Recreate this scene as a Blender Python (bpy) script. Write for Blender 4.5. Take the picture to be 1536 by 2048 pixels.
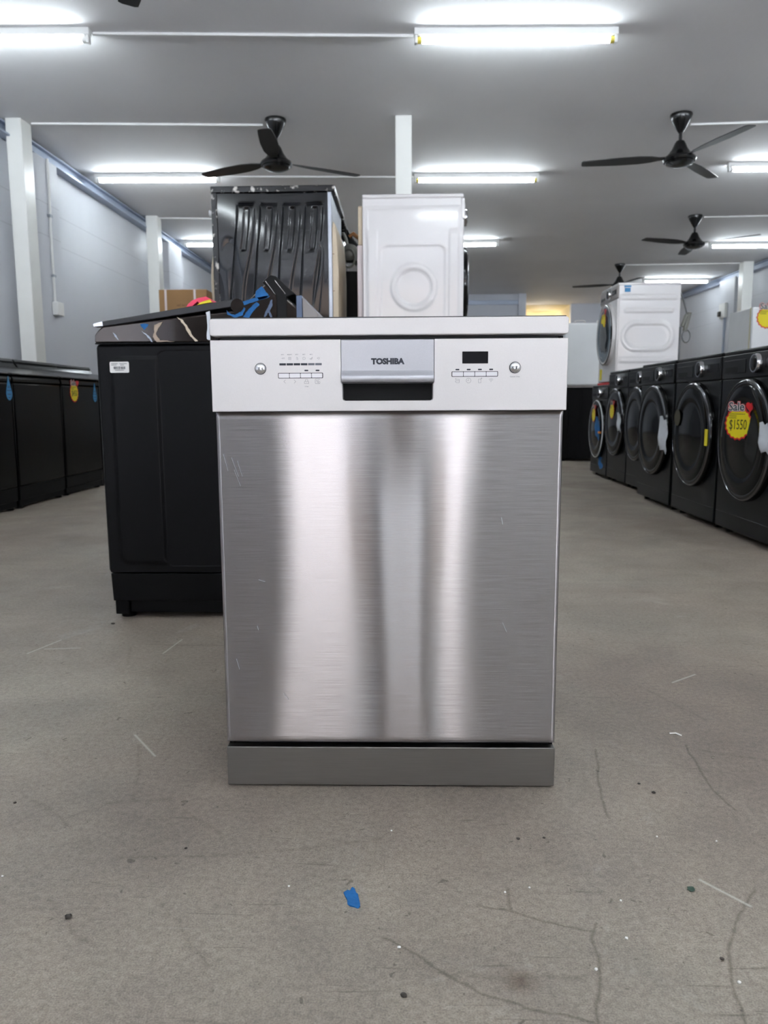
import bpy, bmesh, math, random
from mathutils import Vector, Matrix
random.seed(7)
S = bpy.context.scene
for o in list(bpy.data.objects): bpy.data.objects.remove(o)
C = S.collection

# ------------------------------------------------------------------ camera
F_PX, YAW, PITCH, ROLL = 1540.886, 0.03222, 0.14089, -0.00522
CAM = Vector((0.03385, -1.32629, 0.69836))
fw = Vector((-math.sin(YAW)*math.cos(PITCH), math.cos(YAW)*math.cos(PITCH), -math.sin(PITCH)))
rt0 = Vector((math.cos(YAW), math.sin(YAW), 0)); up0 = rt0.cross(fw)
rt = math.cos(ROLL)*rt0 + math.sin(ROLL)*up0
up = -math.sin(ROLL)*rt0 + math.cos(ROLL)*up0
cd = bpy.data.cameras.new('camera'); cam = bpy.data.objects.new('camera', cd); C.objects.link(cam)
cam.matrix_world = Matrix(((rt.x, up.x, -fw.x, CAM.x), (rt.y, up.y, -fw.y, CAM.y), (rt.z, up.z, -fw.z, CAM.z), (0, 0, 0, 1)))
cd.sensor_fit = 'HORIZONTAL'; cd.sensor_width = 24.0; cd.lens = F_PX/1536*24.0
cd.clip_start = 0.01; cd.clip_end = 200
cd.dof.use_dof = True; cd.dof.focus_distance = 1.33; cd.dof.aperture_fstop = 7.5
S.camera = cam

def _ray(px, py): return (px-768)/F_PX*rt - (py-1024)/F_PX*up + fw
def at_z(px, py, z): d = _ray(px, py); return CAM + d*((z-CAM.z)/d.z)
def at_y(px, py, y): d = _ray(px, py); return CAM + d*((y-CAM.y)/d.y)
def at_x(px, py, x): d = _ray(px, py); return CAM + d*((x-CAM.x)/d.x)

# ------------------------------------------------------------------ world, lights, exposure
S.view_settings.view_transform = 'Standard'; S.view_settings.look = 'None'
S.view_settings.exposure = 0.70; S.view_settings.gamma = 1.0; S.view_settings.use_curve_mapping = False
TUBE_STRENGTH = 42.0
W = bpy.data.worlds.new('world'); S.world = W; W.use_nodes = True
bg = W.node_tree.nodes['Background']; bg.inputs[0].default_value = (0.86, 0.92, 1.0, 1); bg.inputs[1].default_value = 4.8

sd = bpy.data.lights.new('sun', 'SUN'); sd.energy = 80; sd.angle = .01; sd.color = (1, .98, .96); so = bpy.data.objects.new('sun', sd); C.objects.link(so)
so.rotation_euler = (math.radians(-26), math.radians(12), 0)      # high sun from behind the shop, falling on the street outside

# ------------------------------------------------------------------ materials
M = {}
def lin(c):
    return tuple(((v/255)/12.92 if v/255 <= .04045 else (((v/255)+.055)/1.055)**2.4) for v in c) + (1,)
def mat(name, rgb, rough=.5, metal=0., spec=.5, var=.06, vscale=6., bump=0., bscale=80., coat=0., emit=None, es=0., aniso=None, trans=0., alpha=1.):
    m = bpy.data.materials.new(name); m.use_nodes = True; nt = m.node_tree; b = nt.nodes['Principled BSDF']
    col = lin(rgb)
    tc = nt.nodes.new('ShaderNodeTexCoord'); n = nt.nodes.new('ShaderNodeTexNoise'); n.inputs['Scale'].default_value = vscale; n.inputs['Detail'].default_value = 4
    nt.links.new(tc.outputs['Object'], n.inputs['Vector'])
    r = nt.nodes.new('ShaderNodeValToRGB'); e = r.color_ramp.elements
    e[0].position = .3; e[1].position = .7
    e[0].color = tuple(max(0, v*(1-var)) for v in col[:3])+(1,); e[1].color = tuple(min(1, v*(1+var)) for v in col[:3])+(1,)
    nt.links.new(n.outputs['Fac'], r.inputs['Fac']); nt.links.new(r.outputs['Color'], b.inputs['Base Color'])
    b.inputs['Roughness'].default_value = rough; b.inputs['Metallic'].default_value = metal
    b.inputs['Specular IOR Level'].default_value = spec; b.inputs['Coat Weight'].default_value = coat
    b.inputs['Coat Roughness'].default_value = .06
    if trans: b.inputs['Transmission Weight'].default_value = trans
    if emit: b.inputs['Emission Color'].default_value = emit; b.inputs['Emission Strength'].default_value = es
    if bump:
        n2 = nt.nodes.new('ShaderNodeTexNoise'); n2.inputs['Scale'].default_value = bscale; n2.inputs['Detail'].default_value = 3
        nt.links.new(tc.outputs['Object'], n2.inputs['Vector'])
        bp = nt.nodes.new('ShaderNodeBump'); bp.inputs['Strength'].default_value = bump; bp.inputs['Distance'].default_value = .002
        nt.links.new(n2.outputs['Fac'], bp.inputs['Height']); nt.links.new(bp.outputs['Normal'], b.inputs['Normal'])
    M[name] = m; return m

def brushed(name, rgb, rough, aniso, grain=900., bumpv=.05):
    m = mat(name, rgb, rough, 1.0, var=.02); nt = m.node_tree; b = nt.nodes['Principled BSDF']
    tc = [n for n in nt.nodes if n.type == 'TEX_COORD'][0]
    mp = nt.nodes.new('ShaderNodeMapping'); mp.inputs['Scale'].default_value = (14, 14, grain)
    nz = nt.nodes.new('ShaderNodeTexNoise'); nz.inputs['Scale'].default_value = 1; nz.inputs['Detail'].default_value = 3
    nt.links.new(tc.outputs['Object'], mp.inputs['Vector']); nt.links.new(mp.outputs['Vector'], nz.inputs['Vector'])
    mr = nt.nodes.new('ShaderNodeMapRange'); mr.inputs[1].default_value = .3; mr.inputs[2].default_value = .7; mr.inputs[3].default_value = rough*.88; mr.inputs[4].default_value = rough*1.12
    nt.links.new(nz.outputs['Fac'], mr.inputs[0]); nt.links.new(mr.outputs[0], b.inputs['Roughness'])
    cr = [n for n in nt.nodes if n.type == 'VALTORGB'][0]
    for k, v in ((0, .93), (1, 1.05)): cr.color_ramp.elements[k].color = tuple(min(1, q*v) for q in lin(rgb)[:3])+(1,)
    nt.links.new(nz.outputs['Fac'], cr.inputs['Fac'])
    bp = nt.nodes.new('ShaderNodeBump'); bp.inputs['Strength'].default_value = bumpv; bp.inputs['Distance'].default_value = .0003
    nt.links.new(nz.outputs['Fac'], bp.inputs['Height']); nt.links.new(bp.outputs['Normal'], b.inputs['Normal'])
    b.inputs['Anisotropic'].default_value = aniso
    cx = nt.nodes.new('ShaderNodeCombineXYZ'); cx.inputs[2].default_value = 1.0
    nt.links.new(cx.outputs[0], b.inputs['Tangent'])
    return m

def concrete():
    m = bpy.data.materials.new('concrete_floor'); m.use_nodes = True; nt = m.node_tree; b = nt.nodes['Principled BSDF']; L = nt.links.new
    g = nt.nodes.new('ShaderNodeNewGeometry'); P = g.outputs['Position']
    def noise(scale, det=5, rough=.6, dist=0, vec=None):
        n = nt.nodes.new('ShaderNodeTexNoise'); n.inputs['Scale'].default_value = scale; n.inputs['Detail'].default_value = det
        n.inputs['Roughness'].default_value = rough; n.inputs['Distortion'].default_value = dist; L(vec or P, n.inputs['Vector']); return n.outputs['Fac']
    def ramp(f, a, b_, c0, c1):
        r = nt.nodes.new('ShaderNodeValToRGB'); r.color_ramp.elements[0].position = a; r.color_ramp.elements[1].position = b_
        r.color_ramp.elements[0].color = c0; r.color_ramp.elements[1].color = c1; L(f, r.inputs[0]); return r.outputs[0]
    def mix(mode, fac, a, c):
        x = nt.nodes.new('ShaderNodeMix'); x.data_type = 'RGBA'; x.blend_type = mode
        if isinstance(fac, float): x.inputs[0].default_value = fac
        else: L(fac, x.inputs[0])
        L(a, x.inputs[6]); L(c, x.inputs[7]) if not isinstance(c, tuple) else setattr(x.inputs[7], 'default_value', c); return x.outputs[2]
    def m1(op, a, c=None):
        x = nt.nodes.new('ShaderNodeMath'); x.operation = op
        for i, v in enumerate((a, c)):
            if v is None: continue
            if isinstance(v, (int, float)): x.inputs[i].default_value = v
            else: L(v, x.inputs[i])
        return x.outputs[0]
    big = ramp(noise(.55, 6, .6, .6), .32, .68, lin((139, 125, 114)), lin((170, 161, 147)))
    mid = ramp(noise(3.3, 8, .65, .4), .3, .72, (.74, .74, .74, 1), (1.12, 1.11, 1.09, 1))
    c = mix('MULTIPLY', 1.0, big, mid)
    fine = ramp(noise(95, 5, .75), .36, .60, (.66, .66, .67, 1), (1.06, 1.06, 1.06, 1))
    c = mix('MULTIPLY', .75, c, fine)
    grain = ramp(noise(420, 3, .7), .34, .62, (.62, .62, .63, 1), (1.12, 1.12, 1.12, 1)); c = mix('MULTIPLY', .9, c, grain)
    # clustered pits and dark specks
    pit = ramp(noise(300, 3, .6), .33, .42, (.50, .49, .48, 1), (1, 1, 1, 1))
    pm = ramp(noise(1.6, 4, .6), .47, .66, (0, 0, 0, 1), (1, 1, 1, 1))
    c = mix('MULTIPLY', pm, c, pit)
    spk = ramp(noise(55, 2, .4, 1.0), .25, .28, (.45, .43, .42, 1), (1, 1, 1, 1)); c = mix('MULTIPLY', .8, c, spk)
    # pale dusty smears
    pale = ramp(noise(2.1, 7, .7, 2.2), .60, .74, (0, 0, 0, 1), (1, 1, 1, 1)); c = mix('SCREEN', m1('MULTIPLY', pale, .22), c, lin((190, 187, 180)))
    # scuffs: stretched noise along two directions
    for ang, sc in ((.5, (1.3, 26, 1)), (-.9, (1.6, 32, 1)), (1.45, (1.1, 30, 1))):
        mp = nt.nodes.new('ShaderNodeMapping'); mp.inputs['Rotation'].default_value = (0, 0, ang); mp.inputs['Scale'].default_value = sc; L(P, mp.inputs['Vector'])
        f = noise(1, 4, .6, 3.2, mp.outputs[0]); s = ramp(f, .27, .335, (.50, .49, .48, 1), (1, 1, 1, 1)); c = mix('MULTIPLY', .7, c, s)
        s2 = ramp(f, .745, .775, (0, 0, 0, 1), (1, 1, 1, 1)); c = mix('SCREEN', m1('MULTIPLY', s2, .12), c, lin((215, 212, 205)))
    # hairline cracks
    nv = nt.nodes.new('ShaderNodeTexNoise'); nv.inputs['Scale'].default_value = 3.5; nv.inputs['Detail'].default_value = 6; L(P, nv.inputs['Vector'])
    vm = nt.nodes.new('ShaderNodeVectorMath'); vm.operation = 'MULTIPLY_ADD'; L(nv.outputs['Color'], vm.inputs[0]); vm.inputs[1].default_value = (.35, .35, 0); L(P, vm.inputs[2])
    vo = nt.nodes.new('ShaderNodeTexVoronoi'); vo.feature = 'DISTANCE_TO_EDGE'; vo.inputs['Scale'].default_value = 1.25; L(vm.outputs[0], vo.inputs['Vector'])
    ck = ramp(vo.outputs['Distance'], .0006, .0020, (.50, .49, .48, 1), (1, 1, 1, 1))
    cm = ramp(noise(1.1, 2, .5, 0), .66, .70, (0, 0, 0, 1), (1, 1, 1, 1)); c = mix('MULTIPLY', cm, c, ck)
    # traced hairline cracks, rubber scuffs and pale scratches
    wob = nt.nodes.new('ShaderNodeTexNoise'); wob.inputs['Scale'].default_value = 28; wob.inputs['Detail'].default_value = 4; L(P, wob.inputs['Vector'])
    ws = nt.nodes.new('ShaderNodeVectorMath'); ws.operation = 'SUBTRACT'; L(wob.outputs['Color'], ws.inputs[0]); ws.inputs[1].default_value = (.5, .5, .5)
    wp = nt.nodes.new('ShaderNodeVectorMath'); wp.operation = 'MULTIPLY_ADD'; L(ws.outputs[0], wp.inputs[0]); wp.inputs[1].default_value = (.012, .02, 0); L(P, wp.inputs[2])
    def vm_(op, a, c=None):
        x = nt.nodes.new('ShaderNodeVectorMath'); x.operation = op
        for i, v in enumerate((a, c)):
            if v is None: continue
            if isinstance(v, tuple): x.inputs[i].default_value = v
            else: L(v, x.inputs[i])
        return x
    def lines(polys, src):
        cur = None
        for pl in polys:
            w_ = [at_z(q[0], q[1], 0) for q in pl]
            for A, B in zip(w_, w_[1:]):
                ba = B-A; pa = vm_('SUBTRACT', src, (A.x, A.y, 0)).outputs[0]
                k = ba.dot(ba); dt = vm_('DOT_PRODUCT', pa, (ba.x/k, ba.y/k, 0)).outputs['Value']
                cl = nt.nodes.new('ShaderNodeClamp'); L(dt, cl.inputs[0]); sc = vm_('SCALE', (ba.x, ba.y, 0)); L(cl.outputs[0], sc.inputs['Scale'])
                le = vm_('LENGTH', vm_('SUBTRACT', pa, sc.outputs[0]).outputs[0]).outputs['Value']
                cur = le if cur is None else m1('MINIMUM', cur, le)
        return cur
    cr_ = lines(TRACED_CRACKS, wp.outputs[0]); c = mix('MULTIPLY', .85, c, ramp(cr_, .0002, .0011, (.55, .53, .51, 1), (1, 1, 1, 1)))
    hl = lines(TRACED_SCUFFS, wp.outputs[0]); brk = ramp(noise(70, 3, .6), .40, .55, (.25, .25, .25, 1), (1, 1, 1, 1)); c = mix('MULTIPLY', brk, c, ramp(hl, .0010, .0055, (.78, .77, .76, 1), (1, 1, 1, 1)))
    pl_ = lines(TRACED_SCRATCHES, P); c = mix('MIX', ramp(pl_, .0004, .0022, (.6, .6, .6, 1), (0, 0, 0, 1)), c, lin((206, 200, 190)))
    # rust stain near the camera
    vd = nt.nodes.new('ShaderNodeVectorMath'); vd.operation = 'DISTANCE'; L(P, vd.inputs[0]); vd.inputs[1].default_value = (.17, -.47, 0)
    ru = ramp(m1('ADD', vd.outputs['Value'], m1('MULTIPLY', noise(40, 4), .05)), .028, .05, (1, 1, 1, 1), (0, 0, 0, 1)); c = mix('MULTIPLY', m1('MULTIPLY', ru, .6), c, lin((150, 118, 92)))
    L(c, b.inputs['Base Color'])
    rr = nt.nodes.new('ShaderNodeMapRange'); rr.inputs[3].default_value = .42; rr.inputs[4].default_value = .68; L(noise(2.5, 5), rr.inputs[0]); L(rr.outputs[0], b.inputs['Roughness'])
    b.inputs['Specular IOR Level'].default_value = .35
    bp = nt.nodes.new('ShaderNodeBump'); bp.inputs['Strength'].default_value = .35; bp.inputs['Distance'].default_value = .002
    h = m1('ADD', noise(60, 6, .7), m1('MULTIPLY', noise(210, 2), .6)); L(h, bp.inputs['Height']); L(bp.outputs[0], b.inputs['Normal'])
    M['concrete_floor'] = m

def ribbed_white(name, rgb, axis, period, strength, rough, seams=()):
    m = mat(name, rgb, rough, 0, .22, var=.03, vscale=.9); nt = m.node_tree; b = nt.nodes['Principled BSDF']; L = nt.links.new
    g = nt.nodes.new('ShaderNodeNewGeometry'); sp = nt.nodes.new('ShaderNodeSeparateXYZ'); L(g.outputs['Position'], sp.inputs[0])
    def m1(op, a, c=None, cl=False):
        x = nt.nodes.new('ShaderNodeMath'); x.operation = op; x.use_clamp = cl
        for i, v in enumerate((a, c)):
            if v is None: continue
            if isinstance(v, (int, float)): x.inputs[i].default_value = v
            else: L(v, x.inputs[i])
        return x.outputs[0]
    w = m1('SINE', m1('MULTIPLY', sp.outputs[axis], 2*math.pi/period))
    nz = nt.nodes.new('ShaderNodeTexNoise'); nz.inputs['Scale'].default_value = 1.6; nz.inputs['Detail'].default_value = 3; L(g.outputs['Position'], nz.inputs['Vector'])
    h = m1('ADD', m1('MULTIPLY', w, .35), m1('MULTIPLY', nz.outputs['Fac'], 6.0))
    bp = nt.nodes.new('ShaderNodeBump'); bp.inputs['Strength'].default_value = strength; bp.inputs['Distance'].default_value = .004
    L(h, bp.inputs['Height']); L(bp.outputs[0], b.inputs['Normal'])
    if seams:
        cr = [n for n in nt.nodes if n.type == 'VALTORGB'][0]; cur = cr.outputs[0]
        for s in seams:
            d = m1('ABSOLUTE', m1('SUBTRACT', sp.outputs[2], s)); f = m1('SUBTRACT', 1.0, m1('MULTIPLY', d, 180.0), True)
            x = nt.nodes.new('ShaderNodeMix'); x.data_type = 'RGBA'; L(m1('MULTIPLY', f, .35), x.inputs[0]); L(cur, x.inputs[6]); x.inputs[7].default_value = lin((120, 122, 130)); cur = x.outputs[2]
        L(cur, b.inputs['Base Color'])

TRACED_CRACKS = [[(768, 1876), (850, 1918), (905, 1960), (965, 1988), (1060, 2015), (1195, 2047), (1300, 2090)], [(960, 1812), (1020, 1820), (1090, 1842), (1180, 1862)],
    [(1190, 1848), (1184, 1872), (1200, 1930), (1194, 2050)], [(1018, 1776), (1018, 1820)], [(1510, 1780), (1478, 1825), (1460, 1890), (1462, 1960), (1490, 2050)],
    [(1193, 1500), (1197, 1570), (1216, 1635)], [(1370, 1490), (1425, 1580), (1470, 1620)]]
TRACED_SCUFFS = [[(277, 1490), (276, 1560), (265, 1600)], [(240, 1714), (365, 1714), (600, 1700), (760, 1678)], [(130, 1640), (220, 1605), (340, 1598)], [(370, 1622), (440, 1665)], [(100, 1800), (135, 1855), (190, 1895)], [(320, 1800), (370, 1870), (420, 1930)],
    [(45, 1590), (90, 1610), (140, 1655)], [(255, 1330), (262, 1295)], [(1295, 1380), (1410, 1440)], [(1400, 1500), (1470, 1512), (1536, 1520)], [(830, 1925), (900, 1955), (1000, 1958), (1170, 1955)], [(1180, 1060), (1290, 1063), (1350, 1076)]]
TRACED_SCRATCHES = [[(55, 1307), (122, 1280)], [(326, 1307), (364, 1279)], [(270, 1470), (310, 1512)], [(90, 1298), (160, 1296)], [(1345, 1365), (1390, 1349)], [(1400, 1760), (1500, 1812)]]
concrete()
ribbed_white('ceiling_sheet', (240, 239, 240), 0, .06, .09, .7)
ribbed_white('wall_panel', (204, 206, 212), 1, .25, .3, .5, seams=(2.19, 2.47))
ribbed_white('wall_cross', (205, 208, 216), 0, .3, .2, .5)
mat('post_paint', (226, 226, 222), .35, var=.02)
mat('trim_blue', (160, 170, 188), .4, .2, var=.05)
mat('conduit_white', (230, 230, 228), .45, var=.02)
mat('yellow_cap', (214, 196, 84), .5, var=.05)
m = mat('tube_glow', (255, 255, 255), .4, emit=(.86, .95, 1, 1), es=TUBE_STRENGTH); m.cycles.emission_sampling = 'FRONT_BACK'
mat('fan_black', (14, 14, 15), .22, 0, .6, var=.03); mat('fan_blade', (20, 19, 20), .4, 0, .5, var=.05)
brushed('brushed_steel', (174, 170, 170), .20, 1.0)
def steel_glossy():
    nt = M['brushed_steel'].node_tree; p = nt.nodes['Principled BSDF']; g = nt.nodes.new('ShaderNodeBsdfAnisotropic'); g.distribution = 'GGX'
    g.inputs['Anisotropy'].default_value = .86; tg = nt.nodes.new('ShaderNodeCombineXYZ'); tg.inputs[0].default_value = 1.0; nt.links.new(tg.outputs[0], g.inputs['Tangent'])
    nt.links.new(p.inputs['Base Color'].links[0].from_socket, g.inputs['Color']); nt.links.new(p.inputs['Normal'].links[0].from_socket, g.inputs['Normal'])
    nt.links.new(p.inputs['Roughness'].links[0].from_socket, g.inputs['Roughness'])
    nt.links.new(g.outputs[0], nt.nodes['Material Output'].inputs['Surface']); nt.nodes.remove(p)

mat('silver_paint', (212, 208, 206), .42, .45, .5, var=.015, vscale=400)
mat('silver_handle', (178, 178, 182), .38, .75, .5, var=.02, vscale=500)
steel_glossy()
brushed('plinth_steel', (128, 126, 122), .42, .5, 600., .03)
mat('black_plastic', (17, 17, 18), .42, var=.1); mat('deep_black', (9, 9, 10), .5, 0, .2, var=.05)
mat('display_black', (14, 15, 20), .25, 0, .12, var=.02)
mat('print_grey', (110, 112, 118), .6, var=.02); mat('print_dark', (40, 44, 54), .5, var=.02)
mat('button_chrome', (214, 214, 214), .22, .9, var=.02); mat('button_silver', (214, 212, 214), .35, .4, var=.01)
mat('grey_cabinet', (10, 10, 12), .36, .0, .15, var=.06, vscale=3)
mat('grey_glossy', (72, 64, 60), .10, .75, .6, var=.10, vscale=5, coat=.6)
mat('lid_dark', (42, 42, 44), .38, .1, .5, var=.05)
mat('rear_grey', (138, 132, 130), .45, .1, var=.05); mat('rear_blue', (84, 98, 122), .25, .4, var=.15, vscale=20)
mat('base_black', (6, 6, 7), .45, 0, .12, var=.08)
mat('tape_blue', (28, 98, 158), .6, 0, .3, var=.14, vscale=60, bump=.5, bscale=160)
mat('sticker_red', (196, 28, 34), .5, var=.05); mat('sticker_pink', (226, 60, 92), .5, var=.04); mat('sticker_yellow', (226, 208, 24), .5, var=.04); mat('sticker_white', (228, 226, 222), .5, var=.02)
mat('sticker_blue', (44, 126, 178), .5, var=.05); mat('sticker_ink', (52, 46, 20), .6, var=.02)
mat('washer_black', (4, 4, 5), .2, 0, .1, var=.08, vscale=3); mat('washer_black_satin', (11, 12, 15), .34, .05, .22, var=.06, vscale=3)
mat('door_glass', (4, 5, 7), .07, 0, .16, var=.05); mat('door_ring_black', (6, 6, 7), .14, 0, .3, var=.05)
mat('smoke_glass', (120, 132, 140), .12, .2, .6, var=.3, vscale=9); mat('dark_chrome', (120, 120, 124), .16, 1., var=.05); mat('chrome', (205, 206, 208), .12, 1., var=.03)
mat('ribbed_enamel', (7, 8, 12), .08, .0, .36, var=.10, vscale=7, coat=.1)
mat('worn_black', (38, 38, 42), .25, .3, var=.6, vscale=26)
mat('galvanised', (168, 174, 184), .35, .7, var=.10, vscale=22)
mat('cream_plastic', (206, 190, 166), .5, var=.05, vscale=8); mat('cream_shaded', (170, 152, 134), .5, var=.05)  # cream_shaded: the cream plastic with shade put into its colour
mat('pump_grey', (112, 112, 106), .4, .2, var=.1); mat('hose_brown', (128, 84, 44), .5, var=.12, vscale=30); mat('hose_grey', (86, 88, 90), .4, var=.1)
mat('white_enamel', (222, 219, 219), .16, 0, .5, var=.01, coat=.4); mat('white_plastic', (226, 228, 230), .35, var=.02)
mat('cardboard', (150, 116, 80), .8, 0, .2, var=.07, vscale=5, bump=.2, bscale=30); mat('strap_white', (212, 200, 200), .5, var=.02); mat('box_print', (92, 68, 44), .8, var=.03)
mat('paper', (206, 210, 216), .7, var=.04, vscale=30, bump=.4, bscale=60); mat('orange_clip', (222, 128, 40), .5)
mat('beige_rubber', (188, 182, 150), .6, var=.04); mat('wood_sign', (190, 176, 130), .6, var=.05); mat('warm_wall', (240, 228, 196), .7, var=.02)
mat('skin', (176, 130, 104), .5, var=.04); mat('denim', (34, 31, 32), .85, var=.1); mat('grey_shirt', (96, 90, 88), .85, var=.05); mat('hair', (20, 16, 14), .5); mat('shoe', (50, 46, 44), .6)
mat('outside_ground', (172, 179, 188), .85, var=.08, vscale=1.5); mat('chip_white', (225, 224, 218), .6); mat('crumb_dark', (52, 46, 40), .7); mat('crumb_green', (52, 74, 62), .7)

e = [n for n in M['worn_black'].node_tree.nodes if n.type == 'VALTORGB'][0].color_ramp.elements
e[0].position, e[1].position = .57, .68; e[0].color, e[1].color = lin((16, 16, 19)), lin((176, 172, 166))
# ------------------------------------------------------------------ helpers
def tag(o, label=None, cat=None, group=None, kind=None):
    if label: o['label'] = label
    if cat: o['category'] = cat
    if group: o['group'] = group
    if kind: o['kind'] = kind
    return o
def thing(name, label, cat, loc=(0, 0, 0), rz=0., group=None):
    o = bpy.data.objects.new(name, None); C.objects.link(o); o.location = loc; o.rotation_euler = (0, 0, rz); o.empty_display_size = .05
    return tag(o, label, cat, group)
def obj(name, bm, m, parent=None, bevel=0., seg=2, smooth=40, label=None, recalc=True):
    me = bpy.data.meshes.new(name)
    if recalc: bmesh.ops.recalc_face_normals(bm, faces=bm.faces)
    bm.to_mesh(me); bm.free()
    me.materials.append(M[m] if isinstance(m, str) else m)
    for p in me.polygons: p.use_smooth = True
    me.set_sharp_from_angle(angle=math.radians(smooth))
    o = bpy.data.objects.new(name, me); C.objects.link(o)
    if parent: o.parent = parent
    if bevel:
        b = o.modifiers.new('bevel', 'BEVEL'); b.width = bevel; b.segments = seg; b.limit_method = 'ANGLE'; b.angle_limit = math.radians(35); b.harden_normals = False
    if label: o['label'] = label
    return o
def nb(): return bmesh.new()
def box(bm, x0, x1, y0, y1, z0, z1):
    v = [bm.verts.new((x, y, z)) for z in (z0, z1) for y in (y0, y1) for x in (x0, x1)]
    for f in ((0, 2, 3, 1), (4, 5, 7, 6), (0, 1, 5, 4), (2, 6, 7, 3), (0, 4, 6, 2), (1, 3, 7, 5)): bm.faces.new([v[i] for i in f])
    return bm
def prism(bm, pts, axis, a0, a1):
    def mk(p, a):
        if axis == 'x': return (a, p[0], p[1])
        if axis == 'y': return (p[0], a, p[1])
        return (p[0], p[1], a)
    A = [bm.verts.new(mk(p, a0)) for p in pts]; B = [bm.verts.new(mk(p, a1)) for p in pts]; n = len(pts)
    bm.faces.new(A); bm.faces.new(B[::-1])
    for i in range(n): bm.faces.new((A[i], B[i], B[(i+1) % n], A[(i+1) % n]))
    return bm
def lathe(bm, prof, c, axis='y', seg=40, close=False):
    # prof: (radius, height along axis)
    rings = []
    for r, h in prof:
        ring = []
        for k in range(seg):
            a = 2*math.pi*k/seg; u, v = r*math.cos(a), r*math.sin(a)
            p = {'y': (u, h, v), 'z': (u, v, h), 'x': (h, u, v)}[axis]
            ring.append(bm.verts.new((c[0]+p[0], c[1]+p[1], c[2]+p[2])))
        rings.append(ring)
    for a, b in zip(rings, rings[1:]):
        for k in range(seg): bm.faces.new((a[k], a[(k+1) % seg], b[(k+1) % seg], b[k]))
    if close:
        for k in range(seg): a, b = rings[-1], rings[0]; bm.faces.new((a[k], a[(k+1) % seg], b[(k+1) % seg], b[k]))
    else:
        if prof[0][0] > 1e-6: bm.faces.new(rings[0])
        if prof[-1][0] > 1e-6: bm.faces.new(rings[-1])
    bmesh.ops.remove_doubles(bm, verts=bm.verts, dist=1e-6)
    return bm
def cyl(bm, c, r, h0, h1, axis='y', seg=24, r2=None): return lathe(bm, [(r, h0), (r if r2 is None else r2, h1)], c, axis, seg)
def tube(bm, pts, r, seg=8, closed=False):
    pts = [Vector(p) for p in pts]; n = len(pts); rings = []
    prev = None
    for i, p in enumerate(pts):
        a = pts[(i-1) % n] if (closed or i > 0) else p; b = pts[(i+1) % n] if (closed or i < n-1) else p
        t = (b-a).normalized()
        if prev is None:
            q = Vector((0, 0, 1)) if abs(t.z) < .9 else Vector((1, 0, 0)); u = t.cross(q).normalized()
        else: u = (prev - t*prev.dot(t)).normalized()
        prev = u; v = t.cross(u)
        rings.append([bm.verts.new(p + (u*math.cos(2*math.pi*k/seg)+v*math.sin(2*math.pi*k/seg))*r) for k in range(seg)])
    rr = list(zip(rings, rings[1:])) + ([(rings[-1], rings[0])] if closed else [])
    for a, b in rr:
        for k in range(seg): bm.faces.new((a[k], a[(k+1) % seg], b[(k+1) % seg], b[k]))
    if not closed: bm.faces.new(rings[0]); bm.faces.new(rings[-1][::-1])
    return bm
def rrect(x0, x1, z0, z1, r, n=5):
    out = []
    for cx, cz, a0 in ((x1-r, z1-r, 0), (x0+r, z1-r, 90), (x0+r, z0+r, 180), (x1-r, z0+r, 270)):
        for k in range(n+1):
            a = math.radians(a0+90*k/n); out.append((cx+r*math.cos(a), cz+r*math.sin(a)))
    return out
def stroke(bm, pts, w, y, t=.0003):
    # ribbon of width w along a polyline in the x-z plane at depth y (front is -y)
    for (ax, az), (bx, bz) in zip(pts, pts[1:]):
        d = Vector((bx-ax, bz-az)); L = d.length
        if L < 1e-9: continue
        n = Vector((-d.y, d.x))/L*w/2; e = d/L*w*.3
        prism(bm, [(ax-e.x+n.x, az-e.y+n.y), (bx+e.x+n.x, bz+e.y+n.y), (bx+e.x-n.x, bz+e.y-n.y), (ax-e.x-n.x, az-e.y-n.y)], 'y', y, y-t)
    return bm
def arc(cx, cz, r, a0, a1, n=10): return [(cx+r*math.cos(math.radians(a0+(a1-a0)*k/n)), cz+r*math.sin(math.radians(a0+(a1-a0)*k/n))) for k in range(n+1)]
def text_mesh(name, s, size, m, parent, loc, rot=(math.pi/2, 0, 0), thick=0., depth=.0004, width=None, label=None, shear=0.):
    cu = bpy.data.curves.new(name, 'FONT'); cu.body = s; cu.size = size; cu.extrude = depth; cu.offset = thick; cu.align_x = 'CENTER'; cu.align_y = 'CENTER'; cu.resolution_u = 3; cu.shear = shear
    t = bpy.data.objects.new(name+'_src', cu); C.objects.link(t); dg = bpy.context.evaluated_depsgraph_get(); dg.update()
    me = bpy.data.meshes.new_from_object(t.evaluated_get(dg)); bpy.data.objects.remove(t); bpy.data.curves.remove(cu)
    me.name = name; me.materials.clear(); me.materials.append(M[m])
    xs = [v.co.x for v in me.vertices]
    if width and xs:
        k = width/(max(xs)-min(xs)); me.transform(Matrix.Diagonal((k, 1, 1, 1)))
    o = bpy.data.objects.new(name, me); C.objects.link(o); o.location = loc; o.rotation_euler = rot; o.parent = parent
    if label: o['label'] = label
    return o
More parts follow.
